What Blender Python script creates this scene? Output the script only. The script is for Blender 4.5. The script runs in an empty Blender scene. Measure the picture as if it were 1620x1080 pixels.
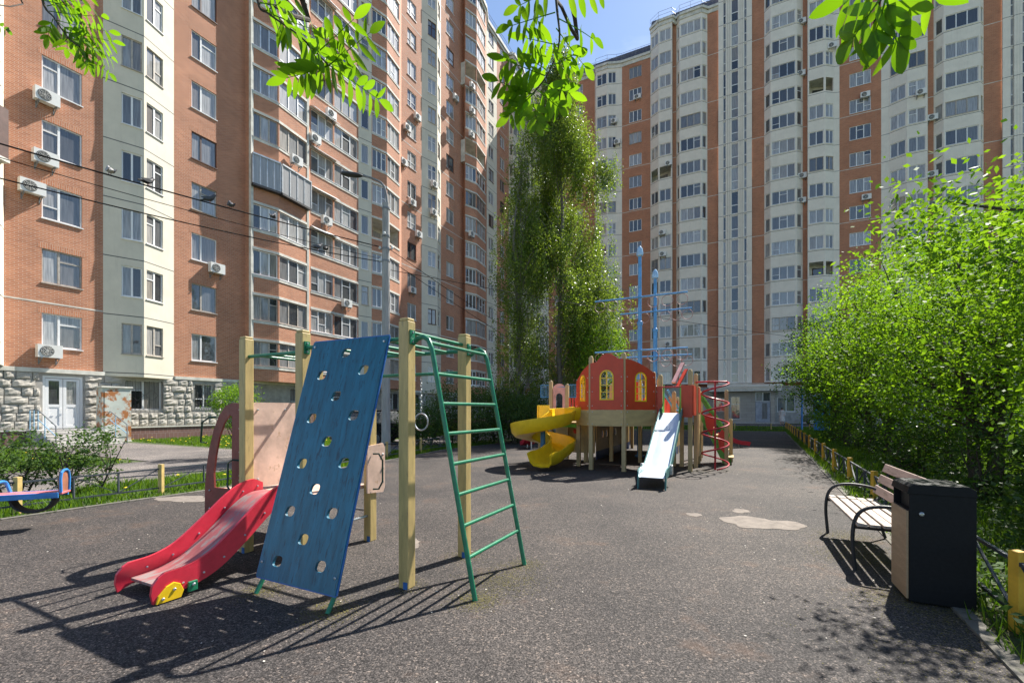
import bpy, math, random
import numpy as np
from mathutils import Vector, Matrix
from mathutils.geometry import tessellate_polygon
random.seed(7)
RNG = np.random.default_rng(11)
PI = math.pi
scene = bpy.context.scene
COL = scene.collection

# ---------------------------------------------------------------- camera
F_PX, HOR, CAM_H = 715.0, 648.0, 1.5          # focal length and horizon in photograph pixels
cam_d = bpy.data.cameras.new('camera')
cam = bpy.data.objects.new('camera', cam_d)
COL.objects.link(cam)
cam.location = (0, 0, CAM_H)
cam.rotation_euler = (PI / 2, 0, 0)
cam_d.sensor_width = 36
cam_d.lens = 36 * F_PX / 1620
cam_d.shift_y = (HOR - 540) / 1620
cam_d.clip_start = 0.05
cam_d.clip_end = 2000
scene.camera = cam

# ---------------------------------------------------------------- sky, sun, exposure
SUN_AZ, SUN_EL = math.radians(44), math.radians(51)   # azimuth clockwise from +Y
world = bpy.data.worlds.new('World')
scene.world = world
world.use_nodes = True
wn, wl = world.node_tree.nodes, world.node_tree.links
wn.clear()
wo = wn.new('ShaderNodeOutputWorld')
bg = wn.new('ShaderNodeBackground')
sky = wn.new('ShaderNodeTexSky')
sky.sky_type = 'NISHITA'
sky.sun_disc = False
sky.sun_elevation = SUN_EL
sky.sun_rotation = SUN_AZ
sky.air_density = 1.0
sky.dust_density = 0.25
sky.ozone_density = 2.0
# thin streaky cloud over the clear sky
tc = wn.new('ShaderNodeTexCoord'); mp = wn.new('ShaderNodeMapping')
mp.inputs['Scale'].default_value = (1.2, 2.6, 4.5)
nz = wn.new('ShaderNodeTexNoise'); nz.inputs['Scale'].default_value = 2.2
nz.inputs['Detail'].default_value = 7; nz.inputs['Roughness'].default_value = 0.6
rp = wn.new('ShaderNodeValToRGB')
rp.color_ramp.elements[0].position = 0.55; rp.color_ramp.elements[0].color = (0, 0, 0, 1)
rp.color_ramp.elements[1].position = 0.80; rp.color_ramp.elements[1].color = (0.35, 0.35, 0.35, 1)
mx = wn.new('ShaderNodeMix'); mx.data_type = 'RGBA'
mx.inputs['B'].default_value = (6.5, 7.0, 7.6, 1)
wl.new(tc.outputs['Generated'], mp.inputs['Vector']); wl.new(mp.outputs[0], nz.inputs['Vector'])
wl.new(nz.outputs['Fac'], rp.inputs['Fac']); wl.new(rp.outputs['Color'], mx.inputs['Factor'])
wl.new(sky.outputs[0], mx.inputs['A']); wl.new(mx.outputs['Result'], bg.inputs['Color'])
bg.inputs['Strength'].default_value = 0.09
wl.new(bg.outputs[0], wo.inputs['Surface'])

sun_d = bpy.data.lights.new('sun', 'SUN')
sun_d.energy = 5.0
sun_d.angle = math.radians(0.55)
sun_d.color = (1.0, 0.95, 0.87)
sun = bpy.data.objects.new('sun', sun_d)
COL.objects.link(sun)
sd = Vector((math.sin(SUN_AZ) * math.cos(SUN_EL), math.cos(SUN_AZ) * math.cos(SUN_EL), math.sin(SUN_EL)))
sun.rotation_euler = sd.to_track_quat('Z', 'Y').to_euler()
sun.location = sd * 100

vs = scene.view_settings
vs.view_transform = 'Standard'; vs.look = 'None'; vs.gamma = 1.0; vs.use_curve_mapping = False
vs.exposure = 1.15
scene.cycles.use_denoising = True
scene.cycles.max_bounces = 7
scene.cycles.diffuse_bounces = 3
scene.cycles.transparent_max_bounces = 12
scene.cycles.sample_clamp_indirect = 8

# ---------------------------------------------------------------- helpers: pixels to places, objects
UX, UY = 0.446, 0.895            # direction along the left house, away from the camera
ANG_V = math.atan2(-UX, UY)      # direction along the right house, to the right


def gnd(px, py, z=0.0):
    y = F_PX * (CAM_H - z) / (py - HOR)
    return Vector(((px - 810) / F_PX * y, y, z))


def at(px, py, y):
    return Vector(((px - 810) / F_PX * y, y, CAM_H + (HOR - py) / F_PX * y))


def props(o, label=None, cat=None, group=None, kind=None):
    if label: o['label'] = label
    if cat: o['category'] = cat
    if group: o['group'] = group
    if kind: o['kind'] = kind
    return o


def thing(name, label, cat, loc=(0, 0, 0), rz=0.0, group=None):
    o = bpy.data.objects.new(name, None)
    COL.objects.link(o)
    o.empty_display_size = 0.2
    o.location = loc
    o.rotation_euler = (0, 0, rz)
    return props(o, label, cat, group)


def link(name, me, mat=None, parent=None, loc=(0, 0, 0), rot=(0, 0, 0), onobj=False):
    o = bpy.data.objects.new(name, me)
    COL.objects.link(o)
    if mat is not None:
        if onobj:
            if not me.materials: me.materials.append(mat)
            o.material_slots[0].link = 'OBJECT'
            o.material_slots[0].material = mat
        elif not me.materials:
            me.materials.append(mat)
    o.location = loc
    o.rotation_euler = rot
    if parent is not None: o.parent = parent
    return o


def copy_tree(o, parent=None):
    c = o.copy()
    COL.objects.link(c)
    if parent is not None: c.parent = parent
    for ch in list(o.children): copy_tree(ch, c)
    return c


class MB:
    def __init__(self):
        self.v, self.f, self.uv = [], [], None

    def quad(self, a, b, c, d):
        n = len(self.v); self.v += [tuple(a), tuple(b), tuple(c), tuple(d)]; self.f.append((n, n + 1, n + 2, n + 3))
        return self

    def hexa(self, p):                       # 8 corners: bottom 4 counter-clockwise, then top 4
        n = len(self.v); self.v += [tuple(q) for q in p]
        for q in ((3, 2, 1, 0), (4, 5, 6, 7), (0, 1, 5, 4), (1, 2, 6, 5), (2, 3, 7, 6), (3, 0, 4, 7)):
            self.f.append(tuple(n + i for i in q))
        return self

    def box(self, x0, x1, y0, y1, z0, z1):
        return self.hexa([(x0, y0, z0), (x1, y0, z0), (x1, y1, z0), (x0, y1, z0),
                          (x0, y0, z1), (x1, y0, z1), (x1, y1, z1), (x0, y1, z1)])

    def obox(self, M, sx, sy, sz):
        c = [(-1, -1, -1), (1, -1, -1), (1, 1, -1), (-1, 1, -1), (-1, -1, 1), (1, -1, 1), (1, 1, 1), (-1, 1, 1)]
        return self.hexa([M @ Vector((x * sx / 2, y * sy / 2, z * sz / 2)) for x, y, z in c])

    def bar(self, a, b, w, h, up=(0, 0, 1)):     # a straight bar of rectangular section
        a, b = Vector(a), Vector(b)
        d = (b - a); L = d.length; d.normalize()
        s = d.cross(Vector(up))
        if s.length < 1e-4: s = Vector((1, 0, 0))
        s.normalize(); t = s.cross(d)
        p = []
        for e in (a, b):
            for i, j in ((-1, -1), (1, -1), (1, 1), (-1, 1)): p.append(e + s * (i * w / 2) + t * (j * h / 2))
        n = len(self.v); self.v += [tuple(q) for q in p]
        for q in ((0, 1, 2, 3), (7, 6, 5, 4), (4, 5, 1, 0), (5, 6, 2, 1), (6, 7, 3, 2), (7, 4, 0, 3)):
            self.f.append(tuple(n + i for i in q))
        return self

    def tube(self, pts, r, seg=8, closed=False, cap=True):
        pts = [Vector(p) for p in pts]
        N = len(pts); n0 = len(self.v)
        rr = r if isinstance(r, (list, tuple)) else [r] * N
        t0 = (pts[1] - pts[0]).normalized()
        s = t0.cross(Vector((0, 0, 1)))
        if s.length < 1e-3: s = t0.cross(Vector((1, 0, 0)))
        s.normalize()
        for i, p in enumerate(pts):
            if closed: t = pts[(i + 1) % N] - pts[i - 1]
            elif i == 0: t = pts[1] - pts[0]
            elif i == N - 1: t = pts[-1] - pts[-2]
            else: t = pts[i + 1] - pts[i - 1]
            t.normalize()
            s = s - t * s.dot(t); s.normalize()
            b = t.cross(s)
            for k in range(seg):
                a = 2 * PI * k / seg
                self.v.append(tuple(p + (s * math.cos(a) + b * math.sin(a)) * rr[i]))
        M = N if closed else N - 1
        for i in range(M):
            j = (i + 1) % N
            for k in range(seg):
                l = (k + 1) % seg
                self.f.append((n0 + i * seg + k, n0 + i * seg + l, n0 + j * seg + l, n0 + j * seg + k))
        if cap and not closed:
            self.f.append(tuple(n0 + k for k in range(seg))[::-1])
            self.f.append(tuple(n0 + (N - 1) * seg + k for k in range(seg)))
        return self

    def lathe(self, prof, seg=16, c=(0, 0, 0)):      # prof: (radius, z) from bottom to top
        n0 = len(self.v)
        for r, z in prof:
            for k in range(seg):
                a = 2 * PI * k / seg
                self.v.append((c[0] + r * math.cos(a), c[1] + r * math.sin(a), c[2] + z))
        for i in range(len(prof) - 1):
            for k in range(seg):
                l = (k + 1) % seg
                self.f.append((n0 + i * seg + k, n0 + i * seg + l, n0 + (i + 1) * seg + l, n0 + (i + 1) * seg + k))
        self.f.append(tuple(n0 + k for k in range(seg))[::-1])
        self.f.append(tuple(n0 + (len(prof) - 1) * seg + k for k in range(seg)))
        return self

    def plate(self, outline, holes=(), t=0.02, M=None):   # a flat board in its own x, y plane with cut-outs
        def area(q): return sum(q[i - 1][0] * q[i][1] - q[i][0] * q[i - 1][1] for i in range(len(q)))
        loops = [list(outline) if area(outline) > 0 else list(outline)[::-1]]
        for h in holes: loops.append(list(h) if area(h) < 0 else list(h)[::-1])
        tri = tessellate_polygon([[Vector((x, y, 0)) for x, y in lp] for lp in loops])
        flat = [p for lp in loops for p in lp]
        M = M or Matrix()
        n = len(self.v); N = len(flat)
        for z in (t / 2, -t / 2): self.v += [tuple(M @ Vector((x, y, z))) for x, y in flat]
        for a, b, c in tri:
            pa, pb, pc = flat[a], flat[b], flat[c]
            if (pb[0] - pa[0]) * (pc[1] - pa[1]) - (pc[0] - pa[0]) * (pb[1] - pa[1]) < 0: b, c = c, b
            self.f.append((n + a, n + b, n + c)); self.f.append((n + N + a, n + N + c, n + N + b))
        o = n
        for lp in loops:
            L = len(lp)
            for i in range(L):
                j = (i + 1) % L
                self.f.append((o + i, o + N + i, o + N + j, o + j))
            o += L
        return self

    def mesh(self, name='m', smooth=False):
        me = bpy.data.meshes.new(name)
        me.from_pydata(self.v, [], self.f)
        if self.uv:
            l = me.uv_layers.new(name='UVMap')
            l.data.foreach_set('uv', [c for fuv in self.uv for q in fuv for c in q])
        if smooth: me.polygons.foreach_set('use_smooth', [True] * len(me.polygons))
        me.update()
        return me

    def build(self, name, mat, parent=None, loc=(0, 0, 0), rot=(0, 0, 0), smooth=False, bevel=0.0):
        o = link(name, self.mesh(name, smooth), mat, parent, loc, rot)
        if smooth and hasattr(o.data, 'set_sharp_from_angle'): o.data.set_sharp_from_angle(angle=math.radians(40))
        if bevel:
            m = o.modifiers.new('bevel', 'BEVEL'); m.width = bevel; m.segments = 2; m.limit_method = 'ANGLE'
            m.angle_limit = math.radians(50)
        return o


def fast_mesh(name, V, quads):
    me = bpy.data.meshes.new(name)
    V = np.asarray(V, np.float32); Q = np.asarray(quads, np.int32)
    k = Q.shape[1]
    me.vertices.add(len(V)); me.vertices.foreach_set('co', V.ravel())
    me.loops.add(Q.size); me.loops.foreach_set('vertex_index', Q.ravel())
    me.polygons.add(len(Q)); me.polygons.foreach_set('loop_start', np.arange(0, Q.size, k, dtype=np.int32))
    me.update(calc_edges=True)
    return me


# ---------------------------------------------------------------- materials
def newmat(name):
    m = bpy.data.materials.new(name)
    m.use_nodes = True
    nt = m.node_tree
    return m, nt, nt.nodes['Principled BSDF']


def N(nt, t, **kw):
    n = nt.nodes.new(t)
    for k, v in kw.items(): setattr(n, k, v)
    return n


def ramp(nt, stops):
    r = N(nt, 'ShaderNodeValToRGB')
    e = r.color_ramp.elements
    while len(e) < len(stops): e.new(0.5)
    for x, (p, c) in zip(e, stops):
        x.position = p
        x.color = (*c, 1) if len(c) == 3 else c
    return r


def mixc(nt, fac, a, b, mode='MIX'):
    m = N(nt, 'ShaderNodeMix', data_type='RGBA', blend_type=mode)
    for inp, val in (('Factor', fac), ('A', a), ('B', b)):
        s = m.inputs[inp] if inp != 'Factor' else m.inputs[0]
        if inp == 'A': s = m.inputs[6]
        if inp == 'B': s = m.inputs[7]
        if hasattr(val, 'node'): nt.links.new(val, s)
        elif isinstance(val, tuple): s.default_value = (*val, 1)
        else: s.default_value = val
    return m.outputs[2]


def noise(nt, scale, detail=4, rough=0.55, coord='Object', stretch=None):
    t = N(nt, 'ShaderNodeTexCoord')
    n = N(nt, 'ShaderNodeTexNoise')
    n.inputs['Scale'].default_value = scale; n.inputs['Detail'].default_value = detail
    n.inputs['Roughness'].default_value = rough
    if stretch:
        mp_ = N(nt, 'ShaderNodeMapping'); mp_.inputs['Scale'].default_value = stretch
        nt.links.new(t.outputs[coord], mp_.inputs[0]); nt.links.new(mp_.outputs[0], n.inputs['Vector'])
    else: nt.links.new(t.outputs[coord], n.inputs['Vector'])
    return n


def bump(nt, bs, height, strength=0.3, dist=0.01):
    b = N(nt, 'ShaderNodeBump')
    b.inputs['Strength'].default_value = strength; b.inputs['Distance'].default_value = dist
    nt.links.new(height, b.inputs['Height']); nt.links.new(b.outputs[0], bs.inputs['Normal'])


def paint(name, c, rough=0.5, wear=None, wear_amt=0.5, scale=6.0, stretch=None, metal=0.0, bumps=0.15, var=0.25, coat=0.0):
    """A painted or bare surface with mottling, optional wear that shows another colour, and fine relief."""
    m, nt, bs = newmat(name)
    n1 = noise(nt, scale, 6, 0.6, stretch=stretch)
    dark = tuple(x * (1 - var) for x in c); lite = tuple(min(1, x * (1 + var)) for x in c)
    r1 = ramp(nt, [(0.3, dark), (0.7, lite)])
    nt.links.new(n1.outputs['Fac'], r1.inputs['Fac'])
    col = r1.outputs['Color']
    if wear:
        n2 = noise(nt, scale * 2.3, 9, 0.68, stretch=stretch)
        r2 = ramp(nt, [(0.74 - 0.26 * wear_amt, (0, 0, 0)), (0.79 - 0.24 * wear_amt, (1, 1, 1))])
        nt.links.new(n2.outputs['Fac'], r2.inputs['Fac'])
        col = mixc(nt, r2.outputs['Color'], col, wear)
    nt.links.new(col, bs.inputs['Base Color'])
    n3 = noise(nt, scale * 9, 5, 0.6, stretch=stretch)
    rr = ramp(nt, [(0.3, (max(0.03, rough - 0.12),) * 3), (0.7, (min(1, rough + 0.12),) * 3)])
    nt.links.new(n3.outputs['Fac'], rr.inputs['Fac']); nt.links.new(rr.outputs['Color'], bs.inputs['Roughness'])
    bs.inputs['Metallic'].default_value = metal
    if coat: bs.inputs['Coat Weight'].default_value = coat
    if bumps: bump(nt, bs, n3.outputs['Fac'], bumps, 0.004)
    return m


def brick_mat(name, c1, c2, mortar, rot=False, bw=0.25, bh=0.077):
    m, nt, bs = newmat(name)
    uv = N(nt, 'ShaderNodeUVMap')
    b = N(nt, 'ShaderNodeTexBrick')
    b.inputs['Scale'].default_value = 1.0
    b.inputs['Brick Width'].default_value = bw; b.inputs['Row Height'].default_value = bh
    b.inputs['Mortar Size'].default_value = 0.0075; b.inputs['Mortar Smooth'].default_value = 0.2
    b.inputs['Bias'].default_value = 0.0
    b.inputs['Color1'].default_value = (*c1, 1); b.inputs['Color2'].default_value = (*c2, 1)
    b.inputs['Mortar'].default_value = (*mortar, 1)
    if rot:
        mp_ = N(nt, 'ShaderNodeMapping'); mp_.inputs['Rotation'].default_value = (0, 0, PI / 2)
        nt.links.new(uv.outputs[0], mp_.inputs[0]); nt.links.new(mp_.outputs[0], b.inputs['Vector'])
    else: nt.links.new(uv.outputs[0], b.inputs['Vector'])
    n = noise(nt, 0.7, 5, 0.6)
    r = ramp(nt, [(0.25, (0.78, 0.78, 0.78)), (0.75, (1.12, 1.1, 1.08))])
    nt.links.new(n.outputs['Fac'], r.inputs['Fac'])
    col = mixc(nt, 1.0, b.outputs['Color'], r.outputs['Color'], 'MULTIPLY')
    n2 = noise(nt, 0.9, 7, 0.7, stretch=(3, 3, 0.35))           # pale lime streaks and soot
    r2 = ramp(nt, [(0.60, (0, 0, 0)), (0.82, (0.28, 0.28, 0.28))])
    nt.links.new(n2.outputs['Fac'], r2.inputs['Fac'])
    col = mixc(nt, r2.outputs['Color'], col, (0.50, 0.36, 0.28))
    nt.links.new(col, bs.inputs['Base Color'])
    bs.inputs['Roughness'].default_value = 0.85
    bump(nt, bs, b.outputs['Fac'], -0.5, 0.012)
    return m


def panel_mat(name, c, z0, step, var=0.12, joint=(0.10, 0.10, 0.095), streak=0.3):
    """Painted concrete panel: dark sealed joints at every storey, faint dirt runs."""
    m, nt, bs = newmat(name)
    t = N(nt, 'ShaderNodeNewGeometry')
    sp = N(nt, 'ShaderNodeSeparateXYZ'); nt.links.new(t.outputs['Position'], sp.inputs[0])
    a = N(nt, 'ShaderNodeMath', operation='SUBTRACT'); a.inputs[1].default_value = z0
    nt.links.new(sp.outputs['Z'], a.inputs[0])
    md = N(nt, 'ShaderNodeMath', operation='MODULO'); md.inputs[1].default_value = step
    nt.links.new(a.outputs[0], md.inputs[0])
    lt = N(nt, 'ShaderNodeMath', operation='LESS_THAN'); lt.inputs[1].default_value = 0.045
    nt.links.new(md.outputs[0], lt.inputs[0])
    n = noise(nt, 1.3, 7, 0.65)
    r = ramp(nt, [(0.25, tuple(x * (1 - var) for x in c)), (0.75, tuple(min(1, x * (1 + var * 0.5)) for x in c))])
    nt.links.new(n.outputs['Fac'], r.inputs['Fac'])
    n2 = noise(nt, 2.0, 7, 0.7, stretch=(4, 4, 0.3))
    r2 = ramp(nt, [(0.55, (0, 0, 0)), (0.8, (streak,) * 3)])
    nt.links.new(n2.outputs['Fac'], r2.inputs['Fac'])
    col = mixc(nt, r2.outputs['Color'], r.outputs['Color'], tuple(x * 0.55 for x in c))
    col = mixc(nt, lt.outputs[0], col, joint)
    nt.links.new(col, bs.inputs['Base Color'])
    bs.inputs['Roughness'].default_value = 0.8
    n3 = noise(nt, 60, 3); bump(nt, bs, n3.outputs['Fac'], 0.15, 0.006)
    return m


def glass_mat():
    """Window glass over whatever hangs behind it: dark room, blind or curtain with folds."""
    m, nt, bs = newmat('window_glass')
    oi = N(nt, 'ShaderNodeObjectInfo'); ge = N(nt, 'ShaderNodeNewGeometry')
    k = N(nt, 'ShaderNodeMath', operation='MULTIPLY_ADD'); k.inputs[1].default_value = 0.31
    nt.links.new(ge.outputs['Random Per Island'], k.inputs[0]); nt.links.new(oi.outputs['Random'], k.inputs[2])
    fr = N(nt, 'ShaderNodeMath', operation='FRACT'); nt.links.new(k.outputs[0], fr.inputs[0])
    r = ramp(nt, [(0.0, (0.012, 0.014, 0.017)), (0.14, (0.04, 0.044, 0.048)), (0.27, (0.15, 0.155, 0.16)),
                  (0.5, (0.28, 0.28, 0.275)), (0.75, (0.46, 0.46, 0.45)), (0.93, (0.32, 0.29, 0.25)), (1.0, (0.07, 0.07, 0.08))])
    nt.links.new(fr.outputs[0], r.inputs['Fac'])
    n = noise(nt, 5.0, 3, 0.5, stretch=(6, 6, 0.25))
    r2 = ramp(nt, [(0.3, (0.45, 0.45, 0.45)), (0.7, (1.15, 1.15, 1.15))])
    nt.links.new(n.outputs['Fac'], r2.inputs['Fac'])
    col = mixc(nt, 1.0, r.outputs['Color'], r2.outputs['Color'], 'MULTIPLY')
    nt.links.new(col, bs.inputs['Base Color'])
    bs.inputs['Roughness'].default_value = 0.6
    bs.inputs['Specular IOR Level'].default_value = 0.2
    bs.inputs['Coat Weight'].default_value = 1.0
    bs.inputs['Coat Roughness'].default_value = 0.015
    bs.inputs['Coat IOR'].default_value = 1.9
    n3 = noise(nt, 1.6, 2, 0.5)
    b = N(nt, 'ShaderNodeBump'); b.inputs['Strength'].default_value = 0.05; b.inputs['Distance'].default_value = 0.05
    nt.links.new(n3.outputs['Fac'], b.inputs['Height']); nt.links.new(b.outputs[0], bs.inputs['Coat Normal'])
    return m


def leaf_mat(name, c_dark, c_lite, trans=0.45, rough=0.45, tcol=None):
    m, nt, bs = newmat(name)
    ge = N(nt, 'ShaderNodeNewGeometry')
    r = ramp(nt, [(0.0, c_dark), (1.0, c_lite)])
    nt.links.new(ge.outputs['Random Per Island'], r.inputs['Fac'])
    nt.links.new(r.outputs['Color'], bs.inputs['Base Color'])
    bs.inputs['Roughness'].default_value = rough
    bs.inputs['Specular IOR Level'].default_value = 0.3
    tr = N(nt, 'ShaderNodeBsdfTranslucent')
    tcol = tcol or (1.9, 1.7, 0.7)
    tint = mixc(nt, 1.0, r.outputs['Color'], tcol, 'MULTIPLY')
    nt.links.new(tint, tr.inputs['Color'])
    ms = N(nt, 'ShaderNodeMixShader'); ms.inputs[0].default_value = trans
    nt.links.new(bs.outputs[0], ms.inputs[1]); nt.links.new(tr.outputs[0], ms.inputs[2])
    nt.links.new(ms.outputs[0], nt.nodes['Material Output'].inputs['Surface'])
    return m


def rubber_mat(name, base, lite, specks=True):
    m, nt, bs = newmat(name)
    n1 = noise(nt, 85, 3, 0.8)
    r1 = ramp(nt, [(0.38, tuple(x * 0.3 for x in base)), (0.5, base), (0.64, lite)])
    nt.links.new(n1.outputs['Fac'], r1.inputs['Fac'])
    tg = N(nt, 'ShaderNodeTexCoord'); vg = N(nt, 'ShaderNodeTexVoronoi'); vg.inputs['Scale'].default_value = 72
    nt.links.new(tg.outputs['Object'], vg.inputs['Vector'])
    sg = N(nt, 'ShaderNodeSeparateColor'); nt.links.new(vg.outputs['Color'], sg.inputs[0])
    rg0 = ramp(nt, [(0.0, (0.42, 0.42, 0.43)), (0.55, (0.92, 0.92, 0.92)), (0.9, (1.35, 1.32, 1.3)), (1.0, (2.4, 2.2, 2.0))])
    nt.links.new(sg.outputs[0], rg0.inputs['Fac'])
    n2 = noise(nt, 0.55, 8, 0.62)
    r2 = ramp(nt, [(0.3, (0.66, 0.66, 0.68)), (0.7, (1.42, 1.34, 1.27))])
    nt.links.new(n2.outputs['Fac'], r2.inputs['Fac'])
    col = mixc(nt, 1.0, r1.outputs['Color'], r2.outputs['Color'], 'MULTIPLY')
    col = mixc(nt, 1.0, col, rg0.outputs['Color'], 'MULTIPLY')
    if specks:
        n4 = noise(nt, 1.1, 9, 0.72)
        r4 = ramp(nt, [(0.56, (0, 0, 0)), (0.70, (0.5, 0.5, 0.5))])
        nt.links.new(n4.outputs['Fac'], r4.inputs['Fac'])
        col = mixc(nt, r4.outputs['Color'], col, (0.12, 0.07, 0.045))      # reddish lower layer where worn
        t = N(nt, 'ShaderNodeTexCoord'); v = N(nt, 'ShaderNodeTexVoronoi'); v.inputs['Scale'].default_value = 34
        nt.links.new(t.outputs['Object'], v.inputs['Vector'])
        lt = N(nt, 'ShaderNodeMath', operation='LESS_THAN'); lt.inputs[1].default_value = 0.085
        nt.links.new(v.outputs['Distance'], lt.inputs[0])
        sp = N(nt, 'ShaderNodeSeparateColor'); nt.links.new(v.outputs['Color'], sp.inputs[0])
        gt = N(nt, 'ShaderNodeMath', operation='GREATER_THAN'); gt.inputs[1].default_value = 0.72
        nt.links.new(sp.outputs[0], gt.inputs[0])
        mu = N(nt, 'ShaderNodeMath', operation='MULTIPLY'); nt.links.new(lt.outputs[0], mu.inputs[0]); nt.links.new(gt.outputs[0], mu.inputs[1])
        col = mixc(nt, mu.outputs[0], col, (0.24, 0.21, 0.17))
        vc = N(nt, 'ShaderNodeTexVoronoi', feature='DISTANCE_TO_EDGE'); vc.inputs['Scale'].default_value = 0.33
        nd = noise(nt, 1.6, 6, 0.6)
        ad = N(nt, 'ShaderNodeVectorMath', operation='MULTIPLY_ADD'); ad.inputs[1].default_value = (1.3, 1.3, 0)
        nt.links.new(nd.outputs['Color'], ad.inputs[0]); nt.links.new(t.outputs['Object'], ad.inputs[2]); nt.links.new(ad.outputs[0], vc.inputs['Vector'])
        l2 = N(nt, 'ShaderNodeMath', operation='LESS_THAN'); l2.inputs[1].default_value = 0.006
        nt.links.new(vc.outputs['Distance'], l2.inputs[0])
        mu2 = N(nt, 'ShaderNodeMath', operation='MULTIPLY'); nt.links.new(l2.outputs[0], mu2.inputs[0])
        nt.links.new(r4.outputs['Color'], mu2.inputs[1])
        col = mixc(nt, mu2.outputs[0], col, (0.02, 0.018, 0.016))
    nt.links.new(col, bs.inputs['Base Color'])
    bs.inputs['Roughness'].default_value = 0.78
    bs.inputs['Specular IOR Level'].default_value = 0.22
    bump(nt, bs, n1.outputs['Fac'], 0.5, 0.006)
    return m


Z_L, Z_R, ST = 5.72, 6.15, 2.8                  # top of the second-storey windows, storey height
M_BRICK = brick_mat('orange_brick', (0.54, 0.225, 0.115), (0.43, 0.165, 0.082), (0.56, 0.42, 0.33))
M_BRICKV = brick_mat('orange_brick_upright', (0.54, 0.225, 0.115), (0.42, 0.16, 0.08), (0.56, 0.42, 0.33), True)
M_BRICK2 = brick_mat('orange_brick_far', (0.50, 0.21, 0.11), (0.41, 0.16, 0.085), (0.48, 0.31, 0.22))
M_CREAM = panel_mat('cream_panel', (0.71, 0.655, 0.53), Z_L + 0.35 - 5*ST, ST)
M_WHITE = panel_mat('white_panel', (0.80, 0.74, 0.64), Z_R - 1.62 - 5*ST, ST, streak=0.35)
M_CONC = paint('painted_concrete', (0.62, 0.60, 0.53), 0.8, (0.40, 0.38, 0.34), 0.35, 2.0)
M_STONE = paint('rough_stone', (0.42, 0.39, 0.34), 0.85, (0.34, 0.32, 0.29), 0.6, 5.0, bumps=0.7)
M_STONE2 = paint('stone_backing', (0.36, 0.34, 0.31), 0.85, None, 0, 3.0)
M_PLINTH = brick_mat('plinth_tile', (0.22, 0.12, 0.10), (0.19, 0.105, 0.09), (0.30, 0.24, 0.22), bw=0.2, bh=0.3)
M_FRAME = paint('white_plastic_frame', (0.80, 0.80, 0.79), 0.35, None, 0, 3, bumps=0, var=0.05)
M_FRAME_D = paint('weathered_wood_frame', (0.42, 0.38, 0.33), 0.6, (0.60, 0.58, 0.54), 0.5, 8)
M_FRAME_B = paint('brown_frame', (0.10, 0.055, 0.045), 0.5, None, 0, 4)
M_FRAME_A = paint('aluminium_frame', (0.55, 0.57, 0.58), 0.4, None, 0, 4, metal=0.4)
M_GLASS = glass_mat()
M_ROOF = paint('roof_metal', (0.075, 0.065, 0.07), 0.5, None, 0, 2, metal=0.2)
M_AC = paint('ac_casing', (0.74, 0.73, 0.69), 0.45, (0.5, 0.46, 0.40), 0.25, 5, bumps=0.05, var=0.06)
M_DARK = paint('dark_metal', (0.035, 0.037, 0.04), 0.5, None, 0, 6)
M_BLACKM = paint('black_metal', (0.018, 0.019, 0.021), 0.6, None, 0, 20, bumps=0.1)
M_STEEL = paint('grey_steel', (0.20, 0.21, 0.22), 0.5, (0.16, 0.09, 0.05), 0.35, 14)
M_GALV = paint('galvanised', (0.50, 0.52, 0.54), 0.35, None, 0, 12, metal=0.8)
M_STEPS = paint('step_concrete', (0.42, 0.40, 0.37), 0.85, (0.27, 0.25, 0.22), 0.5, 4, bumps=0.4)
# ================================================================ the two apartment houses
L0 = Vector((-20.1, 20.2)); R0 = Vector((22.1, 54.6))
E_U = Vector((UX, UY)); E_V = Vector((UY, -UX))
N_L = Vector((UY, -UX)); N_R = Vector((-UX, -UY))
ORD = ['second', 'third', 'fourth', 'fifth', 'sixth', 'seventh', 'eighth', 'ninth', 'tenth', 'eleventh', 'twelfth',
       'thirteenth', 'fourteenth', 'fifteenth', 'sixteenth', 'seventeenth', 'eighteenth']


class Face:
    def __init__(self, P0, e, n, ztop):
        self.P0, self.e, self.n, self.ztop = P0, e, n, ztop

    def s(self, px, d=0.0):
        t = (px - 810) / F_PX
        X, Y = self.P0 + self.n * d
        return (t * Y - X) / (self.e.x - t * self.e.y)

    def p(self, s, d=0.0):
        return self.P0 + self.e * s + self.n * d

    def z(self, px, py, d=0.0):
        return CAM_H + (HOR - py) / F_PX * self.p(self.s(px, d), d).y


FL = Face(L0, E_U, N_L, Z_L)
FR = Face(R0, E_V, N_R, Z_R)


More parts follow.
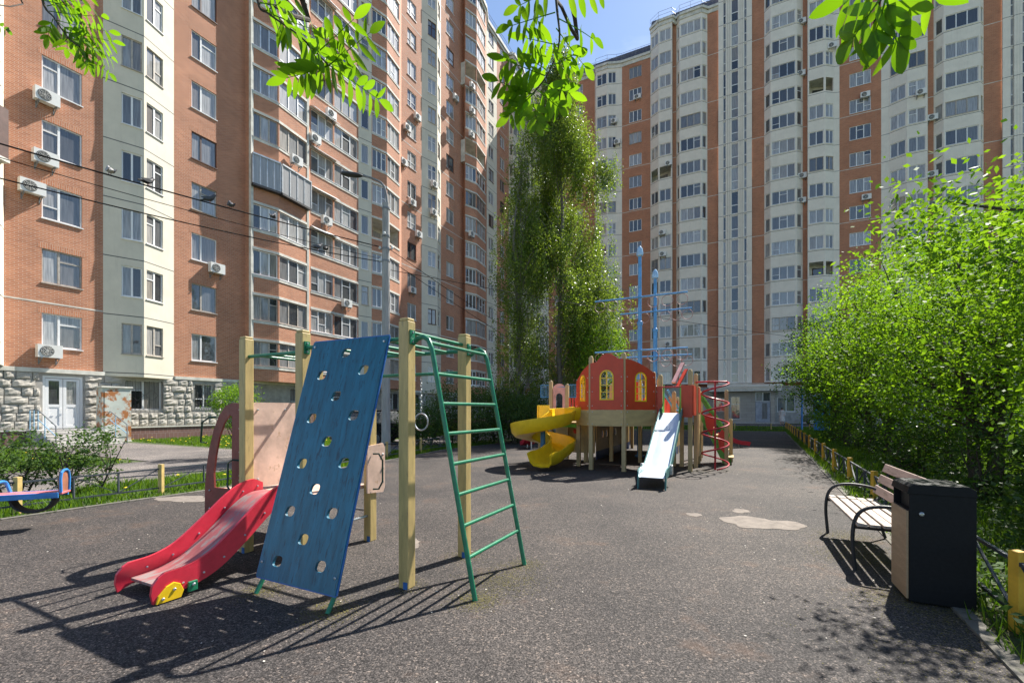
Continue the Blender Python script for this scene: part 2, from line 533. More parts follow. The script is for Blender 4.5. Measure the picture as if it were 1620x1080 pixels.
def wall(mb, A, B, z0, z1, ops, off=0.0, rev=0.12):
    """A wall sheet from A to B with openings (s0, s1, z0, z1) and their reveals; u, v in metres."""
    if mb.uv is None: mb.uv = []
    e = (B - A); L = e.length; e = e / L
    inn = Vector((-e.y, e.x)) * rev
    ss = sorted({0.0, L, *[o[0] for o in ops], *[o[1] for o in ops]})
    zs = sorted({z0, z1, *[o[2] for o in ops], *[o[3] for o in ops]})
    P = lambda s, z, i=0: (A.x + e.x * s + inn.x * i, A.y + e.y * s + inn.y * i, z)
    def q(a, b, c, d, uv): mb.quad(a, b, c, d); mb.uv.append(uv)
    for i in range(len(ss) - 1):
        zst = None
        for j in range(len(zs) - 1):
            sm, zm = (ss[i] + ss[i + 1]) / 2, (zs[j] + zs[j + 1]) / 2
            solid = not any(o[0] < sm < o[1] and o[2] < zm < o[3] for o in ops)
            if solid and zst is None: zst = zs[j]
            last = j == len(zs) - 2
            if zst is not None and (not solid or last):
                ze = zs[j + 1] if solid else zs[j]
                a, b = ss[i], ss[i + 1]
                q(P(a, zst), P(b, zst), P(b, ze), P(a, ze), ((a + off, zst), (b + off, zst), (b + off, ze), (a + off, ze)))
                zst = None
    for s0, s1, a, b in ops:
        q(P(s0, a, 1), P(s1, a, 1), P(s1, a), P(s0, a), ((s0 + off, a), (s1 + off, a), (s1 + off, a + .1), (s0 + off, a + .1)))
        q(P(s0, b), P(s1, b), P(s1, b, 1), P(s0, b, 1), ((s0 + off, b), (s1 + off, b), (s1 + off, b + .1), (s0 + off, b + .1)))
        q(P(s0, a), P(s0, b), P(s0, b, 1), P(s0, a, 1), ((off, a), (off, b), (off + .1, b), (off + .1, a)))
        q(P(s1, a, 1), P(s1, b, 1), P(s1, b), P(s1, a), ((off, a), (off, b), (off + .1, b), (off + .1, a)))


def ribbon(faces, h, origin, mull=None, transom=0.35, sill=0.05, rng=random):
    """Frame mesh and pane meshes of one window that may wrap round several faces; z = 0 at the sill."""
    fr = MB(); panes = []
    for A, B, n in faces:
        e = (B - A); L = e.length; e = e / L
        inn = Vector((-e.y, e.x))
        def bx(s0, s1, d0, d1, za, zb):
            p = [A + e * s + inn * d - origin for s, d in ((s0, d0), (s1, d0), (s1, d1), (s0, d1))]
            fr.hexa([(q.x, q.y, za) for q in p] + [(q.x, q.y, zb) for q in p])
        fw = 0.055
        bx(0, L, 0.055, 0.11, 0, fw); bx(0, L, 0.055, 0.11, h - fw, h)
        bx(0, fw, 0.055, 0.11, fw, h - fw); bx(L - fw, L, 0.055, 0.11, fw, h - fw)
        if sill: bx(-0.03, L + 0.03, -sill, 0.054, -0.045, -0.004)
        cuts = [0.0] + ([x for x in mull] if mull and len(faces) == 1 else [i / n for i in range(1, n)]) + [1.0]
        for i in range(1, len(cuts) - 1): bx(cuts[i] * L - 0.04, cuts[i] * L + 0.04, 0.05, 0.111, fw, h - fw)
        for i in range(len(cuts) - 1):
            a = cuts[i] * L + (fw if i == 0 else 0.04); b = cuts[i + 1] * L - (fw if i == len(cuts) - 2 else 0.04)
            if b - a < 0.05: continue
            spl = [fw, h - fw]
            if rng.random() < transom and b - a > 0.3:
                zt = h * rng.choice((0.66, 0.7, 0.38)); bx(a, b, 0.056, 0.109, zt - 0.025, zt + 0.025); spl = [fw, zt - 0.025, zt + 0.025, h - fw]
            for k in range(0, len(spl), 2):
                m = MB(); m.uv = []
                p0, p1 = A + e * a + inn * 0.085 - origin, A + e * b + inn * 0.085 - origin
                m.quad((p0.x, p0.y, spl[k]), (p1.x, p1.y, spl[k]), (p1.x, p1.y, spl[k + 1]), (p0.x, p0.y, spl[k + 1]))
                panes.append(m)
    return fr, panes


class House:
    def __init__(self, name, label, face, base):
        self.f = face; self.base = Vector((base.x, base.y))
        self.root = thing(name, label, 'building', (base.x, base.y, 0))
        self.prng = random.Random(5)

    def baked(self, mb, name, mat, smooth=False):
        return mb.build(name, mat, self.root, (-self.base.x, -self.base.y, 0), smooth=smooth)

    def windows(self, faces, h, floors, zsill, variants=2, separate=False, mats=None, mull=None, transom=0.35, sill=0.05, skip=()):
        vs_ = []
        for _ in range(variants):
            fr, panes = ribbon(faces, h, self.base, mull, transom, sill, self.prng)
            fm = fr.mesh('window')
            if separate: pm = [p.mesh('pane') for p in panes]
            else:
                j = MB()
                for p in panes: j.quad(*p.v)
                pm = [j.mesh('pane')]
            for x in pm: x.materials.append(M_GLASS)
            vs_.append((fm, pm))
        mats = mats or [(M_FRAME, 1.0)]
        for k in floors:
            if k in skip: continue
            fm, pm = vs_[self.prng.randrange(variants)]
            mt = self.prng.choices([m[0] for m in mats], [m[1] for m in mats])[0]
            w = link('window', fm, mt, self.root, (0, 0, zsill + ST * k), onobj=True)
            for p in pm: link('pane', p, None, w)

    def recess(self, faces, k, zsill, h, mat, deep=1.3):
        """An unglazed loggia: slab below and above, back wall with a dark balcony door, side walls."""
        A, B = faces[0][0], faces[-1][1]
        inn = (-self.f.n)
        a2, b2 = A + inn * deep, B + inn * deep
        z0, z1 = zsill + ST * k - 0.9, zsill + ST * k + h
        m = MB()
        pts = [A] + [fc[1] for fc in faces] + [b2, a2]
        def ring(z, flip):
            n = len(m.v); m.v += [(p.x, p.y, z) for p in pts]; m.f.append(tuple(range(n, n + len(pts)))[::-1 if flip else 1])
        ring(z0, False); ring(z1 - 0.003, True)
        m.quad((a2.x, a2.y, z0), (b2.x, b2.y, z0), (b2.x, b2.y, z1), (a2.x, a2.y, z1))
        m.quad((a2.x, a2.y, z0), (a2.x, a2.y, z1), (A.x, A.y, z1), (A.x, A.y, z0))
        m.quad((B.x, B.y, z0), (B.x, B.y, z1), (b2.x, b2.y, z1), (b2.x, b2.y, z0))
        o = self.baked(m, 'open_loggia', mat)
        g = MB(); c = (a2 + b2) / 2 - inn * 0.03; e = (b2 - a2).normalized() * 0.7
        g.quad((c.x - e.x, c.y - e.y, z0 + .05), (c.x + e.x, c.y + e.y, z0 + .05), (c.x + e.x, c.y + e.y, z1 - .3), (c.x - e.x, c.y - e.y, z1 - .3))
        g.build('balcony_door', M_GLASS, o)
        return o

    def band(self, pts, z0, z1, out, name, mat, zs=(0,)):
        """A projecting strip that follows the wall line; one object for each storey."""
        m = MB()
        for A, B in zip(pts[:-1], pts[1:]):
            e = (B - A).normalized(); o = Vector((e.y, -e.x)) * out; i = Vector((-e.y, e.x)) * 0.06
            p = [A + o, B + o, B + i, A + i]; p = [q - self.base for q in p]
            m.hexa([(q.x, q.y, z0) for q in p] + [(q.x, q.y, z1) for q in p])
        me = m.mesh(name)
        return [link(name, me, mat, self.root, (0, 0, z)) for z in zs]


def opening(h, k, zt): return (zt + ST * k - h, zt + ST * k)


# ---------------------------------------------------------------- left house
HL = House('apartment_building', 'long orange brick house with cream bays and glazed loggias receding on the left', FL, FL.p(8))
KL = list(range(16)); TOP_L = Z_L + ST * 15 + 0.75; BASE_L = 3.28; HW = 1.48
ops_k = lambda a, b, ks, zt, h: [(a, b, zt + ST * k - h, zt + ST * k) for k in ks]
WMIX = [(M_FRAME, 0.72), (M_FRAME_D, 0.2), (M_FRAME_B, 0.08)]


def brick_column(H, px0, px1, w0, w1, ks, top, base, mat, h, zt, name='brick_wall', **kw):
    f = H.f; s0, s1 = f.s(px0), f.s(px1); a, b = f.s(w0) - s0, f.s(w1) - s0
    m = MB(); wall(m, f.p(s0), f.p(s1), base, top, ops_k(a, b, ks, zt, h), off=s0)
    H.baked(m, name, mat)
    H.windows([(f.p(s0 + a), f.p(s0 + b), 2)], h, ks, zt - h, **kw)
    return s0, s1, a, b


def bay_column(H, pts, faces, ks, top, base, mat, h, zt, skip=(), name='bay_wall', wopts=None, margins=0.10):
    """pts: plan line of the bay; faces: {segment index: number of panes}. The window wraps round the bay."""
    m = MB(); fs = []; off = 0
    for i, (A, B) in enumerate(zip(pts[:-1], pts[1:])):
        L = (B - A).length; e = (B - A) / L
        if i in faces:
            lo, hi = (margins, L - margins) if isinstance(margins, float) else (margins[i][0] * L, margins[i][1] * L)
            ops = ops_k(lo, hi, ks, zt, h)
            fs.append((A + e * lo, A + e * hi, faces[i]))
        else: ops = []
        wall(m, A, B, base, top, ops, off=off); off += L
    # underside
    n = len(m.v); m.v += [(p.x, p.y, base) for p in pts]; m.f.append(tuple(range(n, n + len(pts)))); m.uv.append(tuple((p.x, p.y) for p in pts))
    H.baked(m, name, mat)
    if isinstance(margins, float): H.windows(fs, h, ks, zt - h, skip=skip, **(wopts or {}))
    else:
        for q in fs: H.windows([q], h, ks, zt - h, skip=skip, **(wopts or {}))
    for k in skip: H.recess(fs, k, zt - h, h, M_CONC)
    return fs


pl = lambda *q: [FL.p(FL.s(px, d), d) for px, d in q]
# loggia stack cut by the picture's left edge
bay_column(HL, pl((-95, 0.0), (-90, 0.55), (-35, 0.9), (2, 0.55), (6, 0.0)), {1: 3, 2: 2}, KL, TOP_L, BASE_L, M_CREAM, 1.5, Z_L,
           name='loggia_wall', wopts=dict(mats=[(M_FRAME_B, 0.5), (M_FRAME, 0.5)]))
sA = brick_column(HL, 6, 163, 66, 130, KL, TOP_L, BASE_L, M_BRICK, HW, Z_L, variants=4, separate=True, mats=WMIX, mull=[0.42])
# cream bay with a sharp front edge
ptsB = [FL.p(FL.s(163)), FL.p(FL.s(228, .55), .55), FL.p(FL.s(275))]
bay_column(HL, ptsB, {0: 2, 1: 2}, KL, TOP_L, 3.12, M_CREAM, HW, Z_L, margins=[(.44, .95), (.08, .62)], wopts=dict(variants=4, separate=True, mats=[(M_FRAME, .75), (M_FRAME_D, .25)]))
sC = brick_column(HL, 275, 389, 303, 343, KL, TOP_L, BASE_L, M_BRICK, HW, Z_L, variants=4, separate=True, mats=WMIX, mull=[0.38])
# soldier courses above the near brick windows
for (s0, s1, a, b) in (sA, sC):
    A = FL.p(s0 + a - 0.12, 0.004); B = FL.p(s0 + b + 0.12, 0.004)
    m = MB(); wall(m, A - HL.base, B - HL.base, 0, 0.25, []); me = m.mesh('lintel'); me.materials.append(M_BRICKV)
    for k in KL: link('lintel', me, None, HL.root, (0, 0, Z_L + ST * k + 0.002))


def loggia(H, pts, faces, ks, skip=(), wopts=None, mat=M_BRICK, base=BASE_L, top=TOP_L, zt=Z_L, h=1.5, bandmat=M_CONC):
    fs = bay_column(H, pts, faces, ks, top, base, mat, h, zt, skip=skip, name='loggia_wall', margins=0.06, wopts=wopts)
    zs = [ST * k for k in ks]
    seg = [pts[i] for i in sorted(faces)] + [pts[max(faces) + 1]]
    H.band(seg, zt - h - 0.20, zt - h - 0.05, 0.035, 'sill_band', bandmat, zs)
    H.band(seg, zt + 0.01, zt + 0.17, 0.035, 'floor_band', bandmat, zs)
    return fs


GM = [(M_FRAME, 0.6), (M_FRAME_A, 0.28), (M_FRAME_D, 0.12)]
D1 = pl((388, 0.0), (397, 0.5), (441, 0.9), (487, 0.62), (491, 0.40))
loggia(HL, D1, {1: 3, 2: 3}, KL, wopts=dict(variants=4, separate=True, mats=GM, transom=0.2))
m = MB(); A, B = D1[0], D1[1]; wall(m, A, B + (B - A).normalized() * 0.003, BASE_L, TOP_L, []); 
for i, dx in enumerate((D1[1], D1[3])):                    # cream piers at the ends of the stack
    e = E_U * 0.16; o = N_L * 0.05
    p = [dx + o - e * (0.2 if i == 0 else 0.6), dx + o + e * (0.8 if i == 0 else 0.4), dx - o * 3 + e * (0.8 if i == 0 else 0.4), dx - o * 3 - e * (0.2 if i == 0 else 0.6)]
    HL.baked(MB().hexa([(q.x, q.y, BASE_L - .02) for q in p] + [(q.x, q.y, TOP_L - .02) for q in p]), 'pier', M_CONC)
D2 = pl((491, 0.40), (528, 0.40), (567, 0.40))
loggia(HL, D2, {0: 3, 1: 3}, KL, wopts=dict(variants=4, separate=True, mats=GM, transom=0.3))
D2c = pl((567, 0.40), (588, 0.75))
bay_column(HL, D2c, {0: 1}, KL, TOP_L, BASE_L, M_CREAM, 1.5, Z_L, margins=0.25, name='cream_strip', wopts=dict(variants=3, mats=GM))
D3 = pl((588, 0.75), (612, 1.15), (632, 0.80), (635, 0.0))
loggia(HL, D3, {0: 3, 1: 3}, KL, skip=(4,), wopts=dict(variants=3, mats=GM, transom=0.2))
brick_column(HL, 635, 667, 644.5, 658.5, KL, TOP_L, BASE_L, M_BRICK, HW, Z_L, variants=3, mats=WMIX, mull=[0.42])
ptsF = [FL.p(FL.s(667)), FL.p(FL.s(692, .55), .55), FL.p(FL.s(697.5))]
bay_column(HL, ptsF, {0: 2, 1: 1}, KL, TOP_L, 3.12, M_CREAM, HW, Z_L, margins=[(.4, .92), (.15, .75)], wopts=dict(variants=3, mats=WMIX))
brick_column(HL, 697.5, 733, 706, 718, KL, TOP_L, BASE_L, M_BRICK, HW, Z_L, variants=3, mats=WMIX, mull=[0.42])
D4 = pl((733, 0.0), (736, 0.6), (754, 1.15), (768, 0.75), (770, 0.0))
loggia(HL, D4, {1: 3, 2: 3}, KL, skip=(1, 9, 12), wopts=dict(variants=3, mats=GM, transom=0.2))
brick_column(HL, 770, 786, 773, 781, KL, TOP_L, BASE_L, M_CREAM, HW, Z_L, name='cream_strip', variants=2, mats=WMIX)
brick_column(HL, 786, 805, 791, 798, KL, TOP_L, BASE_L, M_BRICK, HW, Z_L, variants=2, mats=WMIX)
ptsZ = pl((805, 0.0), (812, 0.6), (826, 0.6), (832, 0.0))
bay_column(HL, ptsZ, {0: 1, 1: 2}, KL, TOP_L, 3.12, M_CREAM, HW, Z_L, skip=(10,), wopts=dict(variants=2))
# white joint lines across the far brick strips
for px0, px1 in ((635, 667), (697.5, 733), (786, 805)):
    HL.band([FL.p(FL.s(px0)), FL.p(FL.s(px1))], Z_L + 0.5, Z_L + 0.56, 0.006, 'joint_strip', M_CONC, [ST * k for k in range(1, 16, 2)])
HL.band([FL.p(FL.s(6)), FL.p(FL.s(162.5))], 6.14, 6.20, 0.008, 'joint_strip', M_CONC)
# slanted white weather boards over the middle loggias
aw = MB(); A, B = (FL.p(FL.s(491, .4), .4) - HL.base, FL.p(FL.s(532, .4), .4) - HL.base); o = N_L
for P_, Q_ in ((A, B),):
    q = [P_ + o * .03, Q_ + o * .03, Q_ + o * .42, P_ + o * .42]
    aw.hexa([(q[0].x, q[0].y, .16), (q[1].x, q[1].y, .16), (q[2].x, q[2].y, -.10), (q[3].x, q[3].y, -.10),
             (q[0].x, q[0].y, .20), (q[1].x, q[1].y, .20), (q[2].x, q[2].y, -.06), (q[3].x, q[3].y, -.06)])
awm = aw.mesh('awning')
for k in (3, 4, 5, 6, 7, 8, 9, 10): link('awning', awm, M_FRAME, HL.root, (0, 0, Z_L + ST * k + 0.05))
# a boxed-in loggia with grey strip curtains, hung outside the wall line; a brown one at the left edge
M_STRIP = paint('grey_curtain_glass', (.34, .34, .34), .3, (.50, .49, .48), .6, 2.2, stretch=(9, 9, .15), bumps=0, coat=.6)
HL.band(D1[1:4], 15.25, 16.98, .30, 'boxed_glazing', M_STRIP); HL.band(D1[1:4], 16.983, 17.08, .36, 'box_roof', M_FRAME_A); HL.band(D1[1:4], 15.12, 15.247, .33, 'box_floor', M_DARK)
for A, B in zip(D1[1:3], D1[2:4]):
    for i in range(5):
        e = (B - A).normalized(); c = A + (B - A) * (i / 4) + Vector((e.y, -e.x)) * .31 - HL.base
        MB().box(-.025, .025, -.02, .02, 15.25, 16.98).build('box_mullion', M_FRAME_A, HL.root, (c.x, c.y, 0), (0, 0, math.atan2(e.y, e.x)))
bxp = pl((-90, 0.55), (-35, 0.9), (2, 0.55))
HL.band(bxp, Z_L + ST * 3 - 2.6, Z_L + ST * 3 - .6, .30, 'boxed_balcony', M_FRAME_B); HL.band(bxp, Z_L + ST * 3 - 2.75, Z_L + ST * 3 - 2.603, .36, 'box_floor', M_CONC)
# roof edge: cornice, dark sloping roof, railing, roof slab and rear
allpts = [FL.p(-6), FL.p(FL.s(388)), *D1[1:], D2[2], *D3[0:], FL.p(FL.s(667)), ptsF[1], ptsF[2], *D4, FL.p(FL.s(786)), *ptsZ]
HL.band(allpts, TOP_L - 0.35, TOP_L, 0.22, 'cornice', M_CONC)
HL.band(allpts, TOP_L - 0.75, TOP_L - 0.352, 0.08, 'cornice', M_CREAM)
rp_ = MB(); a, b = FL.p(-6, .1), FL.p(49.6, .1)
q0 = [a, b]; q1 = [a - N_L * 1.6, b - N_L * 1.6]; q2 = [a - N_L * 14, b - N_L * 14]
rp_.quad((*q0[0], TOP_L + .01), (*q0[1], TOP_L + .01), (*q1[1], TOP_L + 1.7), (*q1[0], TOP_L + 1.7))
rp_.quad((*q1[0], TOP_L + 1.7), (*q1[1], TOP_L + 1.7), (*q2[1], TOP_L + 1.7), (*q2[0], TOP_L + 1.7))
HL.baked(rp_, 'roof', M_ROOF)
rw = MB(); rw.quad((*q2[1], 0), (*q2[0], 0), (*q2[0], TOP_L + 1.7), (*q2[1], TOP_L + 1.7)); rw.quad((*q2[0], 0), (*q0[0], 0), (*q0[0], TOP_L), (*q2[0], TOP_L))
rw.uv = [((0, 0), (55, 0), (55, 48), (0, 48)), ((0, 0), (14, 0), (14, 48), (0, 48))]
HL.baked(rw, 'rear_wall', M_BRICK)
rl = MB()
for zz in (0.4, 0.8): rl.tube([(*FL.p(20, .15), TOP_L + zz), (*FL.p(49.5, .15), TOP_L + zz)], 0.02, 5)
for i in range(20): rl.tube([(*FL.p(20 + i * 1.55, .15), TOP_L), (*FL.p(20 + i * 1.55, .15), TOP_L + .82)], 0.02, 5)
HL.baked(rl, 'roof_railing', M_STEEL)

# ground storey: stone wall with door, barred windows, rough blocks laid row by row
gs0 = FL.s(-30); gs1 = 49.5
dr = (FL.s(67), FL.s(131)); gw1 = (FL.s(198), FL.s(256)); gw2 = (FL.s(308), FL.s(338))
gops = [(dr[0] - gs0, dr[1] - gs0, 0.66, 3.0), (gw1[0] - gs0, gw1[1] - gs0, 1.5, 2.98), (gw2[0] - gs0, gw2[1] - gs0, 1.6, 2.95)]
fars = [11.5, 14.5, 17.5, 21, 24, 28, 31, 35, 39, 43]
gops += [(s - gs0, s + 1.5 - gs0, 1.5, 2.95) for s in fars]
m = MB(); wall(m, FL.p(gs0, .02), FL.p(gs1, .02), 0.62, BASE_L, gops, rev=0.18)
HL.baked(m, 'stone_wall', M_STONE2)
m = MB(); wall(m, FL.p(gs0, .12), FL.p(dr[0] - .2, .12), -0.1, 0.62, []); wall(m, FL.p(dr[1] + .2, .12), FL.p(gs1, .12), -0.1, 0.62, [])
HL.baked(m, 'plinth', M_PLINTH)
HL.band([FL.p(gs0), FL.p(dr[0] - .2)], .60, .66, .16, 'plinth_cap', M_CONC); HL.band([FL.p(dr[1] + .2), FL.p(gs1)], .60, .66, .16, 'plinth_cap', M_CONC)
HL.band([FL.p(gs0), FL.p(FL.s(164.5))], BASE_L - .16, BASE_L + .02, .12, 'cornice', M_CONC); HL.band([FL.p(FL.s(276)), FL.p(gs1)], BASE_L - .14, BASE_L + .02, .10, 'cornice', M_CONC)
sb = []
for v in range(6):
    r_ = random.Random(v); m = MB(); n = 4
    g = [[None] * (n + 1) for _ in range(n + 1)]
    for i in range(n + 1):
        for j in range(n + 1):
            edge = i in (0, n) or j in (0, n)
            g[i][j] = len(m.v)
            m.v.append((-.5 + i / n + (0 if edge else r_.uniform(-.05, .05)), -(0.04 if edge else r_.uniform(.5, 1.0) * 0.09), -.5 + j / n + (0 if edge else r_.uniform(-.05, .05))))
    for i in range(n):
        for j in range(n): m.f.append((g[i][j], g[i + 1][j], g[i + 1][j + 1], g[i][j + 1]))
    ring = [g[i][0] for i in range(n + 1)] + [g[n][j] for j in range(1, n + 1)] + [g[i][n] for i in range(n - 1, -1, -1)] + [g[0][j] for j in range(n - 1, 0, -1)]
    b0 = len(m.v); m.v += [(m.v[i][0], .01, m.v[i][2]) for i in ring]
    for i in range(len(ring)): j = (i + 1) % len(ring); m.f.append((ring[i], b0 + i, b0 + j, ring[j]))
    me = m.mesh('stone_block'); me.materials.append(M_STONE); sb.append(me)
ang_u = math.atan2(UY, UX)
rr_ = random.Random(3)
row_z = [0.68, 1.02, 1.36, 1.72, 2.08, 2.44, 2.78, 3.12]
for i in range(7):
    z0, z1 = row_z[i], row_z[i + 1]
    s = gs0 + rr_.uniform(0, .3)
    while s < 9.2:
        w = rr_.choice((0.36, 0.5, 0.72)) if i > 1 else 0.42
        for w in (w, .36, .22):
            blocked = any(a < s + w - .02 - gs0 + .03 and b + .03 > s - gs0 + .02 and za < z1 and zb > z0 for a, b, za, zb in gops)
            if not blocked: break
        if not blocked:
            c = FL.p(s + w / 2, 0.03)
            o = link('stone_block', sb[rr_.randrange(6)], None, HL.root, (c.x - HL.base.x, c.y - HL.base.y, (z0 + z1) / 2), (0, 0, ang_u))
            o.scale = (w - .03, rr_.uniform(.7, 1.2), z1 - z0 - .03)
        s += w if not blocked else 0.06
# ground-floor windows and their grilles
for a, b, zz, hh in [(gw1[0], gw1[1], 1.5, 1.48), (gw2[0], gw2[1], 1.6, 1.35)] + [(s, s + 1.5, 1.5, 1.45) for s in fars]:
    fr, panes = ribbon([(FL.p(a, -.05), FL.p(b, -.05), 2)], hh, HL.base)
    w = fr.build('window', M_FRAME, HL.root, (0, 0, zz))
    for p in panes: p.build('pane', M_GLASS, w)
    g = MB(); P_ = lambda s, z: (*(FL.p(s, .07) - HL.base), z)
    for i in range(9): g.tube([P_(a + (b - a) * i / 8, .02), P_(a + (b - a) * i / 8, hh - .02)], .009, 4)
    for z in (.05, hh - .05): g.tube([P_(a, z), P_(b, z)], .011, 4)
    for cx in (.3, .7):
        c = a + (b - a) * cx; q = .28
        g.tube([P_(c - q, hh / 2), P_(c, hh / 2 + q), P_(c + q, hh / 2), P_(c, hh / 2 - q)], .010, 4, closed=True)
    g.build('grille', M_BLACKM, w)
# white double door, glazed above, solid below
fr = MB(); pw = (dr[1] - dr[0]); A = FL.p(dr[0], -.02); e = E_U
def dbx(s0, s1, d0, d1, za, zb, mb):
    p = [A + e * s - N_L * d - HL.base for s, d in ((s0, d0), (s1, d0), (s1, d1), (s0, d1))]
    mb.hexa([(q.x, q.y, za) for q in p] + [(q.x, q.y, zb) for q in p])
dbx(0, .09, 0, .1, .66, 3.0, fr); dbx(pw - .09, pw, 0, .1, .66, 3.0, fr); dbx(.09, pw - .09, 0, .1, 2.9, 3.0, fr)
dd = HL.root; door = fr.build('door', M_FRAME, dd)
lw = (pw - .18) / 2
for i in (0, 1):
    s = .09 + i * lw; lf = MB()
    dbx(s + .01, s + .12, .01, .07, .68, 2.88, lf); dbx(s + lw - .12, s + lw - .01, .01, .07, .68, 2.88, lf)
    dbx(s + .12, s + lw - .12, .012, .068, 1.62, 1.74, lf); dbx(s + .12, s + lw - .12, .012, .068, 2.78, 2.88, lf); dbx(s + .12, s + lw - .12, .012, .068, .68, .8, lf)
    dbx(s + .12, s + lw - .12, .03, .05, .8, 1.62, lf)
    lf.build('door_leaf', M_FRAME, door)
    g = MB(); dbx(s + .12, s + lw - .12, .035, .045, 1.74, 2.78, g); g.build('pane', M_GLASS, door)
hd = MB(); p = FL.p(dr[0] + pw / 2 + .06, .04) - HL.base; hd.tube([(*p, 1.55), (*(p + E_U * .1), 1.55)], .012, 6); hd.tube([(*(p - E_U * .12), 1.55), (*(p - E_U * .22), 1.55)], .012, 6)
hd.build('door_handle', M_GALV, door)

# entrance steps and handrails
st = thing('entrance_steps', 'worn concrete steps with landing in front of the white double door', 'steps', (*FL.p((dr[0] + dr[1]) / 2, .2), 0), ANG_V)
# in this frame x runs out from the wall, y runs along it
wst = pw / 2 + .55
MB().box(-.03, 1.0, -wst, wst, 0, .66).build('landing', M_STEPS, st, bevel=.01)
for i in range(5):
    z = .66 - .125 * (i + 1) + .015
    MB().box(1.003 + i * .32, 1.003 + i * .32 + .317, -wst + .1, wst - .1, 0, z).build('step', M_STEPS, st, bevel=.012)
for j, (y, txt) in enumerate(((-wst + .06, 'left'), (wst - .06, 'right'))):
    h_ = thing('handrail', f'blue and grey metal handrail on the {txt} side of the entrance steps', 'handrail', (*(FL.p((dr[0] + dr[1]) / 2, .2) + E_U * y), 0), ANG_V)
    MB().tube([(.15, 0, 1.5), (.95, 0, 1.5), (2.6, 0, .86), (2.62, 0, .75), (2.62, 0, 0)], .022, 7).build('top_rail', M_STEEL, h_, smooth=True)
    BL_ = paint('pale_blue_paint' + txt, (0.25, 0.45, 0.62), .5, (.3, .3, .3), .4, 9)
    for x, t, b_ in ((.15, 1.5, .66), (.55, 1.5, .66), (.95, 1.5, .66), (1.6, 1.24, .30)): MB().tube([(x, 0, b_), (x, 0, t)], .018, 6).build('upright', BL_, h_)
    MB().tube([(.15, 0, 1.1), (.95, 0, 1.1), (2.62, 0, .45)], .016, 6).build('mid_rail', BL_, h_)
# rusty switch cabinet
rc = thing('metal_cabinet', 'tall pale green metal cabinet streaked with rust beside the entrance steps', 'cabinet', (*FL.p(FL.s(180, 1.0), 1.0), 0), ANG_V)
M_RUSTY = paint('rusty_pale_paint', (0.55, 0.58, 0.52), .6, (0.40, 0.15, 0.045), .95, 1.1)
MB().box(-.25, .3, -.55, .55, .05, 2.5).build('casing', M_RUSTY, rc, bevel=.01)
MB().box(-.3, .36, -.6, .6, 2.503, 2.58).build('top', M_CONC, rc, bevel=.01)
MB().box(.303, .318, -.46, .46, .25, 2.35).build('door', M_RUSTY, rc, bevel=.004)
MB().box(-.28, .33, -.58, .58, 0, .048).build('foot', M_CONC, rc)

# ---------------------------------------------------------------- right house
HR = House('apartment_building', 'tall pale panel house with orange brick strips and stair tower closing the yard', FR, FR.p(4))
pr = lambda *q: [FR.p(FR.s(px, d), d) for px, d in q]
KR = list(range(0, 16)); KR14 = list(range(0, 15)); HR_W = 1.42
TOP_A, TOP_B = Z_R + ST * 14 + 0.95, Z_R + ST * 15 + 1.05
BASE_R = 4.2
RM = [(M_FRAME, .8), (M_FRAME_A, .12), (M_FRAME_D, .08)]
ro = dict(variants=3, mats=RM, transom=0.18)
bkw = dict(variants=3, mats=RM, transom=0.25)


def rbay(pts, faces, ks, top, skip=(), mg=0.12):
    bay_column(HR, pr(*pts), faces, ks, top, 4.55, M_WHITE, HR_W, Z_R, skip=skip, wopts=ro, margins=mg)


rbay([(832, 0), (838, .6), (862, .6), (868, 0)], {0: 1, 1: 3, 2: 1}, KR14, TOP_A)
brick_column(HR, 868, 905, 878, 895, KR14, TOP_A, BASE_R, M_BRICK2, HR_W, Z_R, **bkw)
brick_column(HR, 905, 941, 912, 922, KR14, TOP_A, BASE_R, M_BRICK2, HR_W, Z_R, **bkw)
rbay([(941, 0), (943, .6), (961, .6), (976, .15), (984, 0)], {1: 2, 2: 2}, KR14, TOP_A)
brick_column(HR, 984, 1029, 995.5, 1015, KR14, TOP_A, BASE_R, M_BRICK2, HR_W, Z_R, mull=[.33, .67], **bkw)
rbay([(1029, 0), (1042, .75), (1063, .75), (1064, 0)], {0: 2, 1: 2}, KR, TOP_B, skip=(9,))
m = MB(); wall(m, *pr((1064, 0), (1070, 0)), BASE_R, TOP_B, []); HR.baked(m, 'brick_wall', M_BRICK2)
rbay([(1070, 0), (1075, .6), (1110, .6), (1119, 0)], {0: 1, 1: 3, 2: 1}, KR, TOP_B)
m = MB(); wall(m, *pr((1119, 0), (1137, 0)), BASE_R, TOP_B, []); HR.baked(m, 'brick_wall', M_BRICK2)
m = MB(); wall(m, *pr((1189, 0), (1209, 0)), BASE_R, TOP_B, []); HR.baked(m, 'brick_wall', M_BRICK2)
rbay([(1209, 0), (1219, .6), (1260, .6), (1270, 0)], {0: 1, 1: 3, 2: 1}, KR, TOP_B)
m = MB(); wall(m, *pr((1270, 0), (1277, 0)), BASE_R, TOP_B, []); HR.baked(m, 'brick_wall', M_BRICK2)
rbay([(1277, 0), (1278, .75), (1305, .75), (1320, .1), (1328, 0)], {1: 2, 2: 2}, KR, TOP_B, skip=(4, 11))
brick_column(HR, 1328, 1394, 1344, 1378, KR, TOP_B, BASE_R, M_BRICK2, HR_W, Z_R, mull=[.33, .67], **bkw)
rbay([(1394, 0), (1406, .08), (1435, .75), (1467, .75), (1468, 0)], {1: 2, 2: 2}, KR, TOP_B)
m = MB(); wall(m, *pr((1468, 0), (1477, 0)), BASE_R, TOP_B, []); HR.baked(m, 'brick_wall', M_BRICK2)
